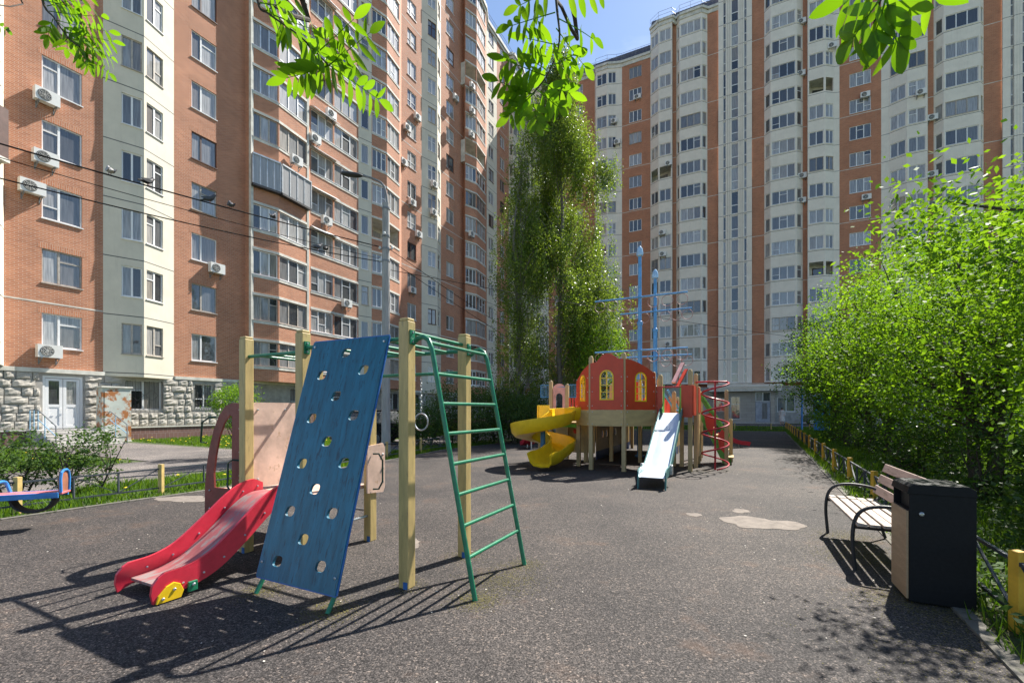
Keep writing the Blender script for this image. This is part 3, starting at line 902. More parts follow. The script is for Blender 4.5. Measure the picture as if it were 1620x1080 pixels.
rbay([(1477, 0), (1493, .6), (1551, .6), (1556, 0)], {0: 1, 1: 3, 2: 1}, KR, TOP_B)
m = MB(); wall(m, *pr((1556, 0), (1586, 0)), BASE_R, TOP_B, []); HR.baked(m, 'brick_wall', M_BRICK2)
m = MB(); wall(m, *pr((1668, 0), (1760, 0)), 0, TOP_B, []); HR.baked(m, 'brick_wall', M_BRICK2)
zj = [ST * k for k in range(0, 16, 2)]
for a, b in ((868, 941), (984, 1029), (1064, 1070), (1119, 1137), (1189, 1209), (1270, 1277), (1328, 1394), (1468, 1477), (1556, 1586)):
    HR.band(pr((a, 0), (b, 0)), Z_R - 1.66, Z_R - 1.60, 0.006, 'joint_strip', M_CONC, zj if b > 1030 else zj[:-1])


def tower(px0, px1, strips):
    s0, s1 = FR.s(px0, .12), FR.s(px1, .12)
    A, B = FR.p(s0, .12), FR.p(s1, .12)
    ops = []
    zb = lambda k: Z_R - 1.62 + ST * k
    ks = range(0, 17)
    for a, b, _ in strips:
        sa, sb_ = FR.s(a, .12) - s0, FR.s(b, .12) - s0
        ops += [(sa, sb_, zb(k) + .16, zb(k) + 2.72) for k in ks]
    m = MB(); wall(m, A, B, BASE_R, TOP_B + 3.2, ops); HR.baked(m, 'stair_tower', M_WHITE)
    for a, b, n in strips:
        fa, fb = FR.p(FR.s(a, .12), .12), FR.p(FR.s(b, .12), .12)
        fr = MB(); e = (fb - fa); L = e.length; e /= L
        def bx(q0, q1, d0, d1, za, zc):
            p = [fa + e * s + N_R * -d - HR.base for s, d in ((q0, d0), (q1, d0), (q1, d1), (q0, d1))]
            fr.hexa([(q.x, q.y, za) for q in p] + [(q.x, q.y, zc) for q in p])
        h = 2.56; f_ = .05
        bx(0, L, .05, .11, 0, f_); bx(0, L, .05, .11, h - f_, h); bx(0, f_, .05, .11, f_, h - f_); bx(L - f_, L, .05, .11, f_, h - f_); bx(f_, L - f_, .05, .11, .96, 1.06)
        fm = fr.mesh('window'); g = MB()
        for za, zc in ((f_, .96), (1.06, h - f_)):
            p0, p1 = fa + e * f_ - N_R * .085 - HR.base, fa + e * (L - f_) - N_R * .085 - HR.base
            g.quad((p0.x, p0.y, za), (p1.x, p1.y, za), (p1.x, p1.y, zc), (p0.x, p0.y, zc))
        gm = g.mesh('pane'); gm.materials.append(M_GLASS)
        for k in ks:
            w = link('window', fm, M_FRAME, HR.root, (0, 0, zb(k) + .16), onobj=True); link('pane', gm, None, w)
    xs = sorted([px0] + [x for a, b, _ in strips for x in (a, b)] + [px1])
    for i in range(0, len(xs), 2):                       # upright ribs of the stair tower
        for t in (.12, .5, .88):
            x = xs[i] + (xs[i + 1] - xs[i]) * t; c = FR.p(FR.s(x, .12), .12); wv = E_V * .09
            p = [c - wv + N_R * .13 - HR.base, c + wv + N_R * .13 - HR.base, c + wv - N_R * .02 - HR.base, c - wv - N_R * .02 - HR.base]
            MB().hexa([(q.x, q.y, BASE_R + .3) for q in p] + [(q.x, q.y, TOP_B + 2.9) for q in p]).build('rib', M_WHITE, HR.root)


tower(1137, 1189, [(1144, 1148.5, 1), (1157, 1168, 1), (1177, 1181.5, 1)])
tower(1586, 1668, [(1597, 1604, 1), (1616, 1634, 1), (1646, 1654, 1)])
# stone ground storey with dark windows
gA, gB = FR.p(-22.3, .01), FR.p(34, .01)
fo = [(i * 3.3 + 1.2, i * 3.3 + 2.9, 1.3, 2.9) for i in range(15)]
m = MB(); wall(m, gA, gB, -.1, BASE_R - .005, fo); HR.baked(m, 'stone_wall', paint('stone_cladding', (.42, .40, .36), .85, (.32, .3, .27), .5, 2.5, bumps=.5))
e = E_V
fm, pms = ribbon([(gA + e * 1.2, gA + e * 2.9, 2)], 1.6, HR.base); fme = fm.mesh('window'); gj = MB()
for p in pms: gj.quad(*p.v)
gme = gj.mesh('pane'); gme.materials.append(M_GLASS)
for i in range(15):
    w = link('window', fme, M_FRAME, HR.root, (*(e * 3.3 * i), 1.3), onobj=True); link('pane', gme, None, w)
# roof: cornices, dark mansard slopes, railings
cA = pr((832, 0), (838, .6), (862, .6), (868, 0), (941, 0), (943, .6), (961, .6), (976, .15), (984, 0), (1029, 0))
cB = pr((1029, 0), (1042, .75), (1063, .75), (1070, 0), (1075, .6), (1110, .6), (1119, 0), (1137, 0))
cC = pr((1189, 0), (1209, 0), (1219, .6), (1260, .6), (1270, 0), (1278, .75), (1305, .75), (1328, 0), (1394, 0), (1435, .75), (1467, .75), (1477, 0), (1493, .6), (1551, .6), (1586, 0))
for c, t in ((cA, TOP_A), (cB, TOP_B), (cC, TOP_B)):
    HR.band(c, t - .05, t + .25, .22, 'cornice', M_CONC); HR.band(c, t - .5, t - .052, .08, 'cornice', M_CONC)
    m = MB(); a, b = c[0] - N_R * .15, c[-1] - N_R * .15
    n = max(2, int((b - a).length / .45)); a2, b2 = a - N_R * 1.1, b - N_R * 1.1; zt2 = t + 2.1
    m.quad((*a, t + .26), (*b, t + .26), (*b2, zt2), (*a2, zt2))
    m.quad((*a2, zt2), (*b2, zt2), (*(b2 - N_R * 13), zt2), (*(a2 - N_R * 13), zt2))
    for q, q2 in ((a, a2), (b, b2)): m.quad((*q, t + .26), (*q2, zt2), (*(q2 - N_R * 13), zt2), (*(q2 - N_R * 13), t - 3))
    for i in range(n + 1):                           # standing seams
        p, p2 = a + (b - a) * (i / n), a2 + (b2 - a2) * (i / n); m.bar((*p, t + .28), (*p2, zt2 + .02), .04, .06)
    HR.baked(m, 'mansard_roof', M_ROOF)
    r = MB()
    for zz in (.5, .95): r.tube([(*(q + N_R * .12), t + .25 + zz) for q in c], .018, 5)
    for A_, B_ in zip(c[:-1], c[1:]):
        k = max(1, int((B_ - A_).length / 1.2))
        for i in range(k): q = A_ + (B_ - A_) * (i / k) + N_R * .12; r.tube([(*q, t + .24), (*q, t + 1.2)], .016, 5)
    HR.baked(r, 'roof_railing', M_STEEL)
m = MB(); a, b = FR.p(-36, -14), FR.p(36, -14); m.quad((*b, 0), (*a, 0), (*a, TOP_A), (*b, TOP_A)); m.uv = [((0, 0), (70, 0), (70, 45), (0, 45))]
HR.baked(m, 'rear_wall', M_BRICK2)

# entrance pavilion of the right house
pv = House('entrance_porch', 'low grey stone entrance porch with wide white canopy under the stair tower', FR, FR.p(FR.s(1188, 2.5), 2.5))
pv.root['category'] = 'porch'
a0, a1 = FR.s(1141, 2.6), FR.s(1233, 2.6)
p_ = lambda s, d: FR.p(s, d)
ds = (FR.s(1195, 2), FR.s(1219, 2)); ws_ = (FR.s(1156, 2), FR.s(1171, 2)); s0, s1 = FR.s(1146, 2), FR.s(1226, 2)
m = MB(); wall(m, p_(s0, 2), p_(s1, 2), 0, 3.55, [(ws_[0] - s0, ws_[1] - s0, .45, 3.0), (ds[0] - s0, ds[1] - s0, .12, 3.45)], rev=.2)
wall(m, p_(s0, .1), p_(s0, 2), 0, 3.55, []); wall(m, p_(s1, 2), p_(s1, .1), 0, 3.55, [])
pv.baked(m, 'stone_wall', brick_mat('porch_stone', (.40, .38, .33), (.33, .31, .27), (.22, .21, .19), bw=.9, bh=.34))
for i, (za, zb_) in enumerate(((3.56, 3.8), (3.803, 4.0), (4.003, 4.28))):
    o = (.55, .62, .72)[i]; q = [p_(s0 - o - 1.0, 2 + o + .3), p_(s1 + o, 2 + o + .3), p_(s1 + o, .2), p_(s0 - o - 1.0, .2)]
    pv.baked(MB().hexa([(x.x, x.y, za) for x in q] + [(x.x, x.y, zb_) for x in q]), 'canopy', M_WHITE if i else M_CONC)
for a, b, z, h, n in ((ws_[0], ws_[1], .45, 2.55, 1), (ds[0], ds[1], 2.42, 1.02, 2)):
    fr, panes = ribbon([(p_(a, 1.93), p_(b, 1.93), n)], h, pv.base, sill=0)
    w = fr.build('window', M_FRAME_A, pv.root, (0, 0, z))
    for p in panes: p.build('pane', M_GLASS, w)
M_GDOOR = paint('grey_door', (.30, .33, .38), .45, None, 0, 3)
q = [p_(ds[0] + .02, 1.92), p_(ds[1] - .02, 1.92), p_(ds[1] - .02, 1.84), p_(ds[0] + .02, 1.84)]
dr_ = pv.baked(MB().hexa([(x.x, x.y, .14) for x in q] + [(x.x, x.y, 2.38) for x in q]), 'door', M_GDOOR)
dm = ds[0] + (ds[1] - ds[0]) * .62
q = [p_(dm - .25, 1.935), p_(dm + .25, 1.935), p_(dm + .25, 1.921), p_(dm - .25, 1.921)]
MB().hexa([(x.x, x.y, .5) for x in q] + [(x.x, x.y, 2.25) for x in q]).build('pane', M_GLASS, dr_)
q = [p_(s0 - 1, 3.4), p_(s1 + .4, 3.4), p_(s1 + .4, 2.02), p_(s0 - 1, 2.02)]
pv.baked(MB().hexa([(x.x, x.y, 0) for x in q] + [(x.x, x.y, .12) for x in q]), 'doorstep', M_STEPS)

# ---------------------------------------------------------------- air conditioners
def ac_master(parent_name, label, loc, rz, group):
    t = thing(parent_name, label, 'air conditioner', loc, rz, group)
    if 'ac' not in AC:
        body = MB().box(-.4, .4, -.32, -.04, 0, .55).mesh('casing'); body.materials.append(M_AC)
        fan = MB().lathe([(.225, 0), (.225, .012), (.2, .018)], 20).mesh('fan_grille'); fan.materials.append(M_DARK)
        hub = MB()
        for r in (.05, .10, .15, .20): hub.tube([(r * math.cos(a * PI / 8), r * math.sin(a * PI / 8), .024) for a in range(16)], .005, 4, closed=True)
        for a in range(8): hub.tube([(0, 0, .026), (.2 * math.cos(a * PI / 4), .2 * math.sin(a * PI / 4), .026)], .004, 4)
        hm = hub.mesh('guard_wire'); hm.materials.append(M_AC)
        br = MB()
        for x in (-.28, .28): br.box(x - .02, x + .02, -.36, 0.01, -.05, -.003); br.box(x - .02, x + .02, -.02, 0.01, -.3, -.05); br.bar((x, -.34, -.04), (x, -.01, -.28), .025, .025)
        bm = br.mesh('bracket'); bm.materials.append(M_STEEL)
        AC.update(ac=body, fan=fan, hub=hm, br=bm)
    link('casing', AC['ac'], None, t)
    f = link('fan_grille', AC['fan'], None, t, (-.1, -.32, .275), (PI / 2, 0, 0))
    link('guard_wire', AC['hub'], None, f)
    link('bracket', AC['br'], None, t)
    return t


AC = {}
ang_v = math.atan2(E_V.y, E_V.x)
ac_left = [('brick strip at the left edge', 0, [(71, 166), (69, 262), (48, 308), (75, 566)]),
           ('brick strip right of the cream bay', 0, [(340, 433)]),
           ('left loggia stack', .92, [(466, 262)]),
           ('middle loggia stack', .45, [(521, 188), (496, 227), (514, 356), (546, 486)]),
           ('brick strip beside the loggias', 0, [(658, 191), (642, 208), (636, 262), (650, 326), (660, 376), (650, 464)]),
           ('narrow cream bay', .45, [(685, 297), (684, 341)]),
           ('brick strip beside the far loggias', 0, [(719, 160)]),
           ('far loggia stack', 1.0, [(745, 141), (745, 180), (744, 218), (744, 375)])]
ac_right = [('brick strip beside the birch', 0, [(1009, 158)]), ('bay behind the birch', .3, [(972, 196), (977, 229)]),
            ('corner bay left of the stair tower', .8, [(1058, 263), (1048, 372), (1049, 406), (1058, 548)]),
            ('brick gap right of the stair tower', .02, [(1268, 40), (1267, 122), (1269, 283), (1268, 322)]),
            ('white bay beside the overhanging leaves', .3, [(1316, 78)]),
            ('wide brick strip on the right', 0, [(1368, 156), (1370, 317)]),
            ('angled bay above the bushes', .78, [(1456, 152)]), ('thin brick gap above the bushes', .02, [(1474, 192), (1474, 281), (1475, 328)])]
seen = {}
for face, lst, rz, house in ((FL, ac_left, ang_u, 'left'), (FR, ac_right, ang_v, 'right')):
    for where, d, pts in lst:
        for px, py in pts:
            s = face.s(px, d); z = face.z(px, py, d); k = max(0, min(16, int(round((z + 1.0 - face.ztop) / ST))))
            lab = f'{ORD[k]} floor air conditioner, {where}, {house} house'
            seen[lab] = seen.get(lab, 0) + 1
            if seen[lab] > 1: lab = 'further ' + lab
            c = face.p(s, d); ac_master('air_conditioner', lab, (c.x, c.y, z), rz, f'air conditioners on the {house} house')
# satellite dish
c = FL.p(FL.s(507, .5), .5); sdh = thing('satellite_dish', 'round white satellite dish on the middle loggias behind the leaves', 'satellite dish', (*c, FL.z(507, 50, .5)), ang_u)
m = MB(); m.lathe([(.02, 0), (.2, .03), (.38, .11), (.40, .125), (.38, .12), (.2, .045), (.02, .02)], 20); m.build('dish', M_AC, sdh, (0, -.35, .3), (PI / 2 + .5, 0, .5), smooth=True)
MB().tube([(0, .02, .1), (0, -.2, .1), (0, -.33, .28)], .02, 6).build('arm', M_STEEL, sdh)
MB().tube([(0, -.36, .06), (.1, -.75, .3)], .012, 5).build('feed_arm', M_STEEL, sdh)
# ================================================================ ground
def sheet(name, pts, z, mat, kind='structure', sub=None):
    m = MB(); m.v = [(p[0], p[1], z) for p in pts]; m.f = [tuple(range(len(pts)))]
    o = m.build(name, mat); o['kind'] = kind
    return o


M_SOIL = paint('lawn_soil', (0.055, 0.075, 0.022), .95, (0.075, 0.06, 0.035), .5, 1.2, bumps=.6, var=.4)
M_RUBBER = rubber_mat('rubber_crumb', (0.052, 0.048, 0.046), (0.145, 0.132, 0.124))
M_ASPH = rubber_mat('grey_asphalt', (0.16, 0.15, 0.145), (0.24, 0.23, 0.22), False)
M_KERB = paint('kerb_stone', (0.13, 0.12, 0.10), .9, (.05, .055, .03), .75, 5, bumps=.4)
sheet('ground', [(-300, -200), (300, -200), (300, 400), (-300, 400)], -0.012, M_SOIL)
FD = Vector((.487, .874)).normalized(); F0 = Vector((3.45, 3.08)); FNV = Vector((FD.y, -FD.x))
left_edge = [(-13.5, -6), (-9.6, 1.4), (-6.98, 6.16), (-5.7, 8.44), (-3.8, 13.07), (-2.58, 16.75), (-.4, 20.5), (3.6, 28.5), (6, 33)]
fe = lambda s, o=0.0: F0 + FD * s + FNV * o
right_edge = [tuple(fe(s, -.28)) for s in (-11, -4, 3, 10, 17, 24, 31.5)]
sheet('playground_surface', right_edge + left_edge[::-1], 0.0, M_RUBBER)
# kerbs, stone by stone
kb = MB().box(-.5, .5, -.05, .05, -.15, .018).mesh('kerb_stone'); kb.materials.append(M_KERB)
kr = props(thing('kerb', None, None), kind='structure')
def kerb_line(pts):
    for a, b in zip(pts[:-1], pts[1:]):
        a, b = Vector(a), Vector(b); L = (b - a).length; n = max(1, round(L)); an = math.atan2((b - a).y, (b - a).x)
        for i in range(n):
            c = a + (b - a) * ((i + .5) / n)
            o = link('kerb_stone', kb, None, kr, (c.x, c.y, random.uniform(-.012, .006)), (0, random.uniform(-.008, .008), an)); o.scale.x = L / n - .012
kerb_line(left_edge[1:]); kerb_line([tuple(fe(s, -.23)) for s in (-5, 0, 8, 16, 24, 31.5)])
# driveway along the left house, path to the door, far road
dA = Vector((-8.06, 9.08)); dB = Vector((-10.5, 13.2)); nL = N_L
def dl(s, w): return tuple(dA + E_U * s - nL * w)
sheet('driveway', [dl(-22, 0), dl(48, 0), dl(48, 4), dl(-22, 4)], 0.002, M_ASPH)
c = FL.p((dr[0] + dr[1]) / 2, 1.9)
sd_ = (Vector(c) - dA).dot(E_U)
sheet('path', [dl(sd_ - 2.1, 3.9), dl(sd_ + 1.4, 3.9), tuple(FL.p((dr[0] + dr[1]) / 2 + 1.5, 0)), tuple(FL.p((dr[0] + dr[1]) / 2 - 1.9, 0))], 0.006, M_ASPH)
sheet('path', [tuple(FR.p(-25, 13)), tuple(FR.p(40, 13)), tuple(FR.p(40, 4.5)), tuple(FR.p(-25, 4.5))][::-1], 0.003, M_ASPH)
kerb_line([dl(-10, 4.05), dl(sd_ - 2.2, 4.05)]); kerb_line([dl(sd_ + 1.5, 4.05), dl(40, 4.05)]); kerb_line([dl(-10, -.05), dl(40, -.05)])
# pale patches where the rubber has come off, irregular sheets with real edges
M_PATCH = paint('bare_screed', (.19, .16, .135), .9, (.12, .10, .085), .6, 7, bumps=.5)
prg = random.Random(9)
for i, (px, py, w, h, lab) in enumerate([(1203, 827, .50, .18, 'large pale bare patch in the rubber surface left of the bench'),
        (1172, 808, .14, .07, 'small pale bare spot beside the large patch near the bench'), (290, 789, .55, .12, 'long pale bare patch in front of the left fence'),
        (650, 861, .12, .09, 'small pale patch between the two climbing frame posts'), (1098, 814, .10, .06, 'small pale bare spot below the metal slide')]):
    g = gnd(px, py); n = 40; m = MB(); ph = [prg.uniform(0, 6.28) for _ in range(4)]
    for k in range(n):
        a = 2 * PI * k / n; r = .9 + .16 * math.sin(2 * a + ph[0]) + .10 * math.sin(3 * a + ph[1]) + .07 * math.sin(5 * a + ph[2]) + .05 * math.sin(9 * a + ph[3]); m.v.append((g.x + w * r * math.cos(a), g.y + h * 2.2 * r * math.sin(a), .004))
    m.f = [tuple(range(n))]; o = m.build('bare_patch', M_PATCH); props(o, lab, 'patch', None)
# ================================================================ playground
M_POST = paint('mustard_post', (0.50, 0.37, 0.15), .5, (0.34, 0.25, 0.12), .55, 5, stretch=(4, 4, .6), bumps=.3, var=.22)
M_GREEN = paint('green_enamel', (0.012, 0.17, 0.085), .35, (0.03, 0.09, 0.05), .2, 14, bumps=.05)
M_BLUEB = paint('blue_board', (0.010, 0.125, 0.20), .45, (0.008, 0.042, 0.075), .68, 7, stretch=(3, 1, .3), bumps=.3, var=.3)
M_EDGE = paint('blue_board_edge', (0.03, 0.13, 0.38), .5, (.35, .4, .45), .3, 10)
M_MAROON = paint('faded_maroon', (0.20, 0.035, 0.028), .5, (0.27, 0.07, 0.05), .4, 6, bumps=.15)
M_PINK = paint('faded_pink_ply', (0.60, 0.42, 0.33), .6, (0.46, 0.30, 0.20), .55, 5, bumps=.25)
M_RED = paint('red_plastic', (0.60, 0.030, 0.055), .38, (0.50, 0.10, 0.11), .3, 7, bumps=.1, var=.15)
M_WORN = paint('worn_slide_bed', (0.36, 0.12, 0.12), .5, (0.27, 0.23, 0.215), .95, 3, stretch=(3, .6, 1), bumps=.15)
M_YEL = paint('yellow_plastic', (0.80, 0.52, 0.012), .35, (0.66, 0.40, 0.02), .3, 4, bumps=.08, var=.12)
M_BLUEP = paint('dark_blue_panel', (0.035, 0.06, 0.15), .5, None, 0, 4)
M_DKGREEN = paint('dark_green_handle', (0.008, 0.04, 0.028), .35, None, 0, 8)
M_BOLT = M_GALV


def circ(cx, cy, r, n=14, rx=None): return [(cx + (rx or r) * math.cos(2 * PI * i / n), cy + r * math.sin(2 * PI * i / n)) for i in range(n)]


def bolts(pts, parent, r=.011, axis='y'):
    me = MB().lathe([(r, 0), (r, .006), (r * .6, .011)], 8).mesh('bolt'); me.materials.append(M_BOLT)
    rot = {'y': (PI / 2, 0, 0), 'x': (0, -PI / 2, 0), '+x': (0, PI / 2, 0), 'z': (0, 0, 0)}[axis]
    for p in pts: link('bolt', me, None, parent, p, rot)


XZ = lambda y: Matrix(((1, 0, 0, 0), (0, 0, -1, y), (0, 1, 0, 0), (0, 0, 0, 1)))       # board standing in the x-z plane
YZ = lambda x: Matrix(((0, 0, 1, x), (1, 0, 0, 0), (0, 1, 0, 0), (0, 0, 0, 1)))        # board standing in the y-z plane

# ---------------------------------------------------------------- near climbing frame with the red slide
cf = thing('climbing_frame', 'near play frame with blue holed climbing board, red slide and green ladder', 'climbing frame', (-.89, 3.83, 0), ANG_V)
PH = 2.26
for i, (x, y) in enumerate(((0, 0), (0, .9), (-1.28, 0), (-1.28, .9), (-2.15, 0), (-2.15, .9))):
    p = MB(); p.box(x - .05, x + .05, y - .05, y + .05, 0, PH - .015); o = p.build('post', M_POST, cf, bevel=.007)
    MB().box(x - .045, x + .045, y - .045, y + .045, PH - .014, PH + .012).build('cap', M_POST, o, bevel=.008)
    b = MB(); b.box(x + .005, x + .045, y - .056, y - .0505, 0, .06); b.build('foot_bracket', M_EDGE, o)
# overhead bars
def gtube(pts, r=.018, name='bar', par=None): return MB().tube(pts, r, 10).build(name, M_GREEN, par or cf, smooth=True)
for y in (0.0, .9):
    gtube([(-1.23, y, 2.10), (-.05, y, 2.10)], .02); gtube([(-2.10, y, 2.06), (-1.33, y, 2.06)], .018)
for x in (-.22, -.5, -.78, -1.05): gtube([(x, .0, 2.10), (x, .9, 2.10)], .016)
for x in (-1.55, -1.75, -1.95): gtube([(x, 0, 2.06), (x, .9, 2.06)], .014)
gtube([(-.0, .05, 2.16), (0, .85, 2.16)], .018)
gtube([(-1.23, .9, 1.88), (-.05, .9, 1.88)], .018, 'chin_up_bar')
for x, y, z, sx in ((-.056, 0, 2.10, -1), (-1.224, 0, 2.10, 1), (-.056, .9, 2.10, -1), (-1.224, .9, 2.10, 1), (.056, 0, 2.11, 1), (.056, .9, 2.11, 1), (-.056, .9, 1.88, -1)):
    MB().box(x - .006, x + .006, y - .03, y + .03, z - .06, z + .06).build('bracket', M_GREEN, cf)
    bolts([(x + sx * .006, y, z + .04), (x + sx * .006, y, z - .04)], cf, .009, '+x' if sx > 0 else 'x')
# ring on its chain
rg = MB().tube([(-.55 + .09 * math.cos(a * PI / 14), .9, 1.37 + .09 * math.sin(a * PI / 14)) for a in range(28)], .008, 8, closed=True).build('ring', M_GALV, cf, smooth=True)
for i in range(12):
    z = 1.475 + i * .033; c = Vector((-.55, .9, z))
    ax = Vector((1, 0, 0)) if i % 2 else Vector((0, 1, 0))
    MB().tube([c + ax * .010 * math.cos(k * PI / 5) + Vector((0, 0, .02 * math.sin(k * PI / 5))) for k in range(10)], .0035, 5, closed=True).build('chain_link', M_GALV, rg)
# climbing board with fifteen rounded holes
BW, T0, T1 = .91, Vector((-.615, -.61, .12)), Vector((-.615, -.035, 2.13))
L_ = (T1 - T0).length; yy = (T1 - T0) / L_; xx = Vector((1, 0, 0)); zz = xx.cross(yy)
MB_ = Matrix((( xx.x, yy.x, zz.x, T0.x), (xx.y, yy.y, zz.y, T0.y), (xx.z, yy.z, zz.z, T0.z), (0, 0, 0, 1)))
holes = []; hr_ = random.Random(4)
def rhole(cx, cy, w, h, sk):
    r = min(w, h) * .75; out = []
    for qx, qy, a0 in ((1, 1, 0), (-1, 1, 90), (-1, -1, 180), (1, -1, 270)):
        for k in range(4):
            a = math.radians(a0 + k * 30)
            lx, ly = qx * (w - r) + r * math.cos(a), qy * (h - r) + r * math.sin(a)
            out.append((cx + lx + sk * ly, cy + ly))
    return out
for i in range(10):
    y = L_ - .13 - i * .2015
    for x in ([0.0] if i % 2 == 0 else [-.235, .25]):
        holes.append(rhole(x + hr_.uniform(-.01, .01), y + (.03 if x > 0 else 0), .052, .043, .18))
m = MB(); m.plate([(-BW / 2, 0), (BW / 2, 0), (BW / 2, L_), (-BW / 2, L_)], holes, .024, MB_)
bd = m.build('climbing_board', M_BLUEB, cf)
ed = MB()
for a, b in (((-BW / 2, 0), (BW / 2, 0)), ((BW / 2, 0), (BW / 2, L_)), ((BW / 2, L_), (-BW / 2, L_)), ((-BW / 2, L_), (-BW / 2, 0))):
    ed.bar(MB_ @ Vector((*a, 0)), MB_ @ Vector((*b, 0)), .008, .0255, up=zz.cross(MB_.to_3x3() @ Vector((b[0] - a[0], b[1] - a[1], 0))))
ed.build('edge_trim', M_EDGE, bd)
for x in (-.40, .42): MB().tube([MB_ @ Vector((x, .3, -.03)), MB_ @ Vector((x, .02, -.03)), (x - .615, -.66, 0)], .018, 8).build('foot', M_GREEN, cf, smooth=True)
bolts([MB_ @ Vector((x, y, .012)) for x in (-.42, .42) for y in (.12, L_ - .05)], bd, .012)
# ladder
for y in (.02, .94):
    pts = [(.05, y, 2.06), (.10, y, 2.10), (.16, y, 2.11), (.21, y, 2.08), (.245, y, 2.0)] + [(.245 + (.66 - .245) * t, y, 2.0 * (1 - t)) for t in (.25, .5, .75, 1.0)]
    gtube(pts, .021, 'ladder_rail')
for i in range(8):
    z = 2.04 - .245 * i if i else 2.055
    t = (2.0 - z) / 2.0; x = .245 + (.66 - .245) * max(0, t) if z < 2 else .225
    gtube([(x, .02, z), (x, .94, z)], .016, 'rung')
# platform, side boards
MB().box(-2.10, -1.33, .06, .95, .60, .635).build('platform', M_PINK, cf, bevel=.004)
m = MB(); m.plate([(.055, .66), (.845, .66), (.845, 1.56), (.80, 1.58), (.10, 1.58), (.055, 1.55)], (), .018, YZ(-2.15)); sp_ = m.build('side_board', M_PINK, cf)
bolts([(-2.139, y, z) for y in (.12, .45, .78) for z in (.75, 1.5)], sp_, .012, '+x')
m = MB(); m.plate([(.79, .56), (1.04, .54), (1.07, .60), (1.07, 1.06), (1.04, 1.11), (.79, 1.09)], (), .02, YZ(-1.222)); s2 = m.build('end_board', M_PINK, cf)
bolts([(-1.21, y, z) for y in (1.03,) for z in (.66, .98, .82)], s2, .014, '+x')
MB().tube([(-1.20, .86, .60), (-1.15, .90, .60), (-1.13, .94, .68), (-1.13, .94, .92), (-1.15, .90, 1.0), (-1.20, .86, 1.0)], .010, 8).build('handle', M_DKGREEN, s2, smooth=True)
MB().tube([(-1.28, .06, .29), (-1.28, .85, .29)], .016, 8).build('rung', M_GALV, cf, smooth=True)
MB().tube([(-2.1, .9, .34), (-1.33, .9, .34)], .016, 8).build('rung', M_GALV, cf, smooth=True)
# cab board
out = [(-2.20, 1.57), (-2.20, .22), (-2.84, .20), (-2.88, .34), (-2.875, .62), (-2.845, .86), (-2.79, 1.08), (-2.71, 1.28), (-2.61, 1.44), (-2.50, 1.54), (-2.38, 1.575)]
hole = [(-2.70, .64), (-2.40, .64), (-2.385, .67), (-2.385, 1.43), (-2.42, 1.45), (-2.52, 1.36), (-2.61, 1.20), (-2.67, 1.00), (-2.71, .80)]
h2 = [(-2.62, .47), (-2.50, .47), (-2.52, .52), (-2.58, .53)]
m = MB(); m.plate(out, (hole, h2), .02, XZ(.0)); cb = m.build('cab_board', M_MAROON, cf)
bolts([(-2.24, -.011, z) for z in (.4, .75, .8, 1.05, 1.3, 1.5)] + [(-2.78, -.011, z) for z in (.4, .6)], cb, .012)
MB().box(-2.88, -2.2, .89, .91, .45, .90).build('rear_cab_board', M_BLUEP, cf, bevel=.004)
MB().box(-2.72, -2.22, .02, .86, .585, .615).build('cab_seat', M_PINK, cf, bevel=.004)
for p in ([(-2.66, -.012, 1.42), (-2.70, -.06, 1.42), (-2.82, -.07, 1.36), (-2.865, -.06, 1.14), (-2.83, -.012, 1.13)],
          [(-2.25, -.012, .96), (-2.29, -.06, .97), (-2.36, -.065, .93), (-2.37, -.065, .68), (-2.30, -.05, .60), (-2.26, -.012, .61)]):
    MB().tube(p, .010, 8).build('handle', M_DKGREEN, cb, smooth=True)


def sweep(path, prof, mat_name, mat, parent, closed_prof=True, ups=None):
    """Sweep a section (side, up) along a path; side is horizontal unless told otherwise."""
    m = MB(); path = [Vector(p) for p in path]; n = len(prof)
    for i, p in enumerate(path):
        t = (path[min(i + 1, len(path) - 1)] - path[max(i - 1, 0)]).normalized()
        s = t.cross(Vector((0, 0, 1))).normalized(); u = s.cross(t)
        for a, b in prof: m.v.append(tuple(p + s * a + u * b))
    for i in range(len(path) - 1):
        for k in range(n if closed_prof else n - 1):
            l = (k + 1) % n
            m.f.append((i * n + k, (i + 1) * n + k, (i + 1) * n + l, i * n + l))
    m.f.append(tuple(range(n))); m.f.append(tuple(range((len(path) - 1) * n, len(path) * n))[::-1])
    return m.build(mat_name, mat, parent, smooth=True)


def spline(pts, n=6):
    P = [Vector(p) for p in pts]; P = [P[0] * 2 - P[1]] + P + [P[-1] * 2 - P[-2]]; out = []
    for i in range(1, len(P) - 2):
        a, b, c, d = P[i - 1:i + 3]
        for k in range(n):
            t = k / n; out.append(.5 * ((2 * b) + (c - a) * t + (2 * a - 5 * b + 4 * c - d) * t * t + (3 * b - a - 3 * c + d) * t ** 3))
    return out + [P[-2]]


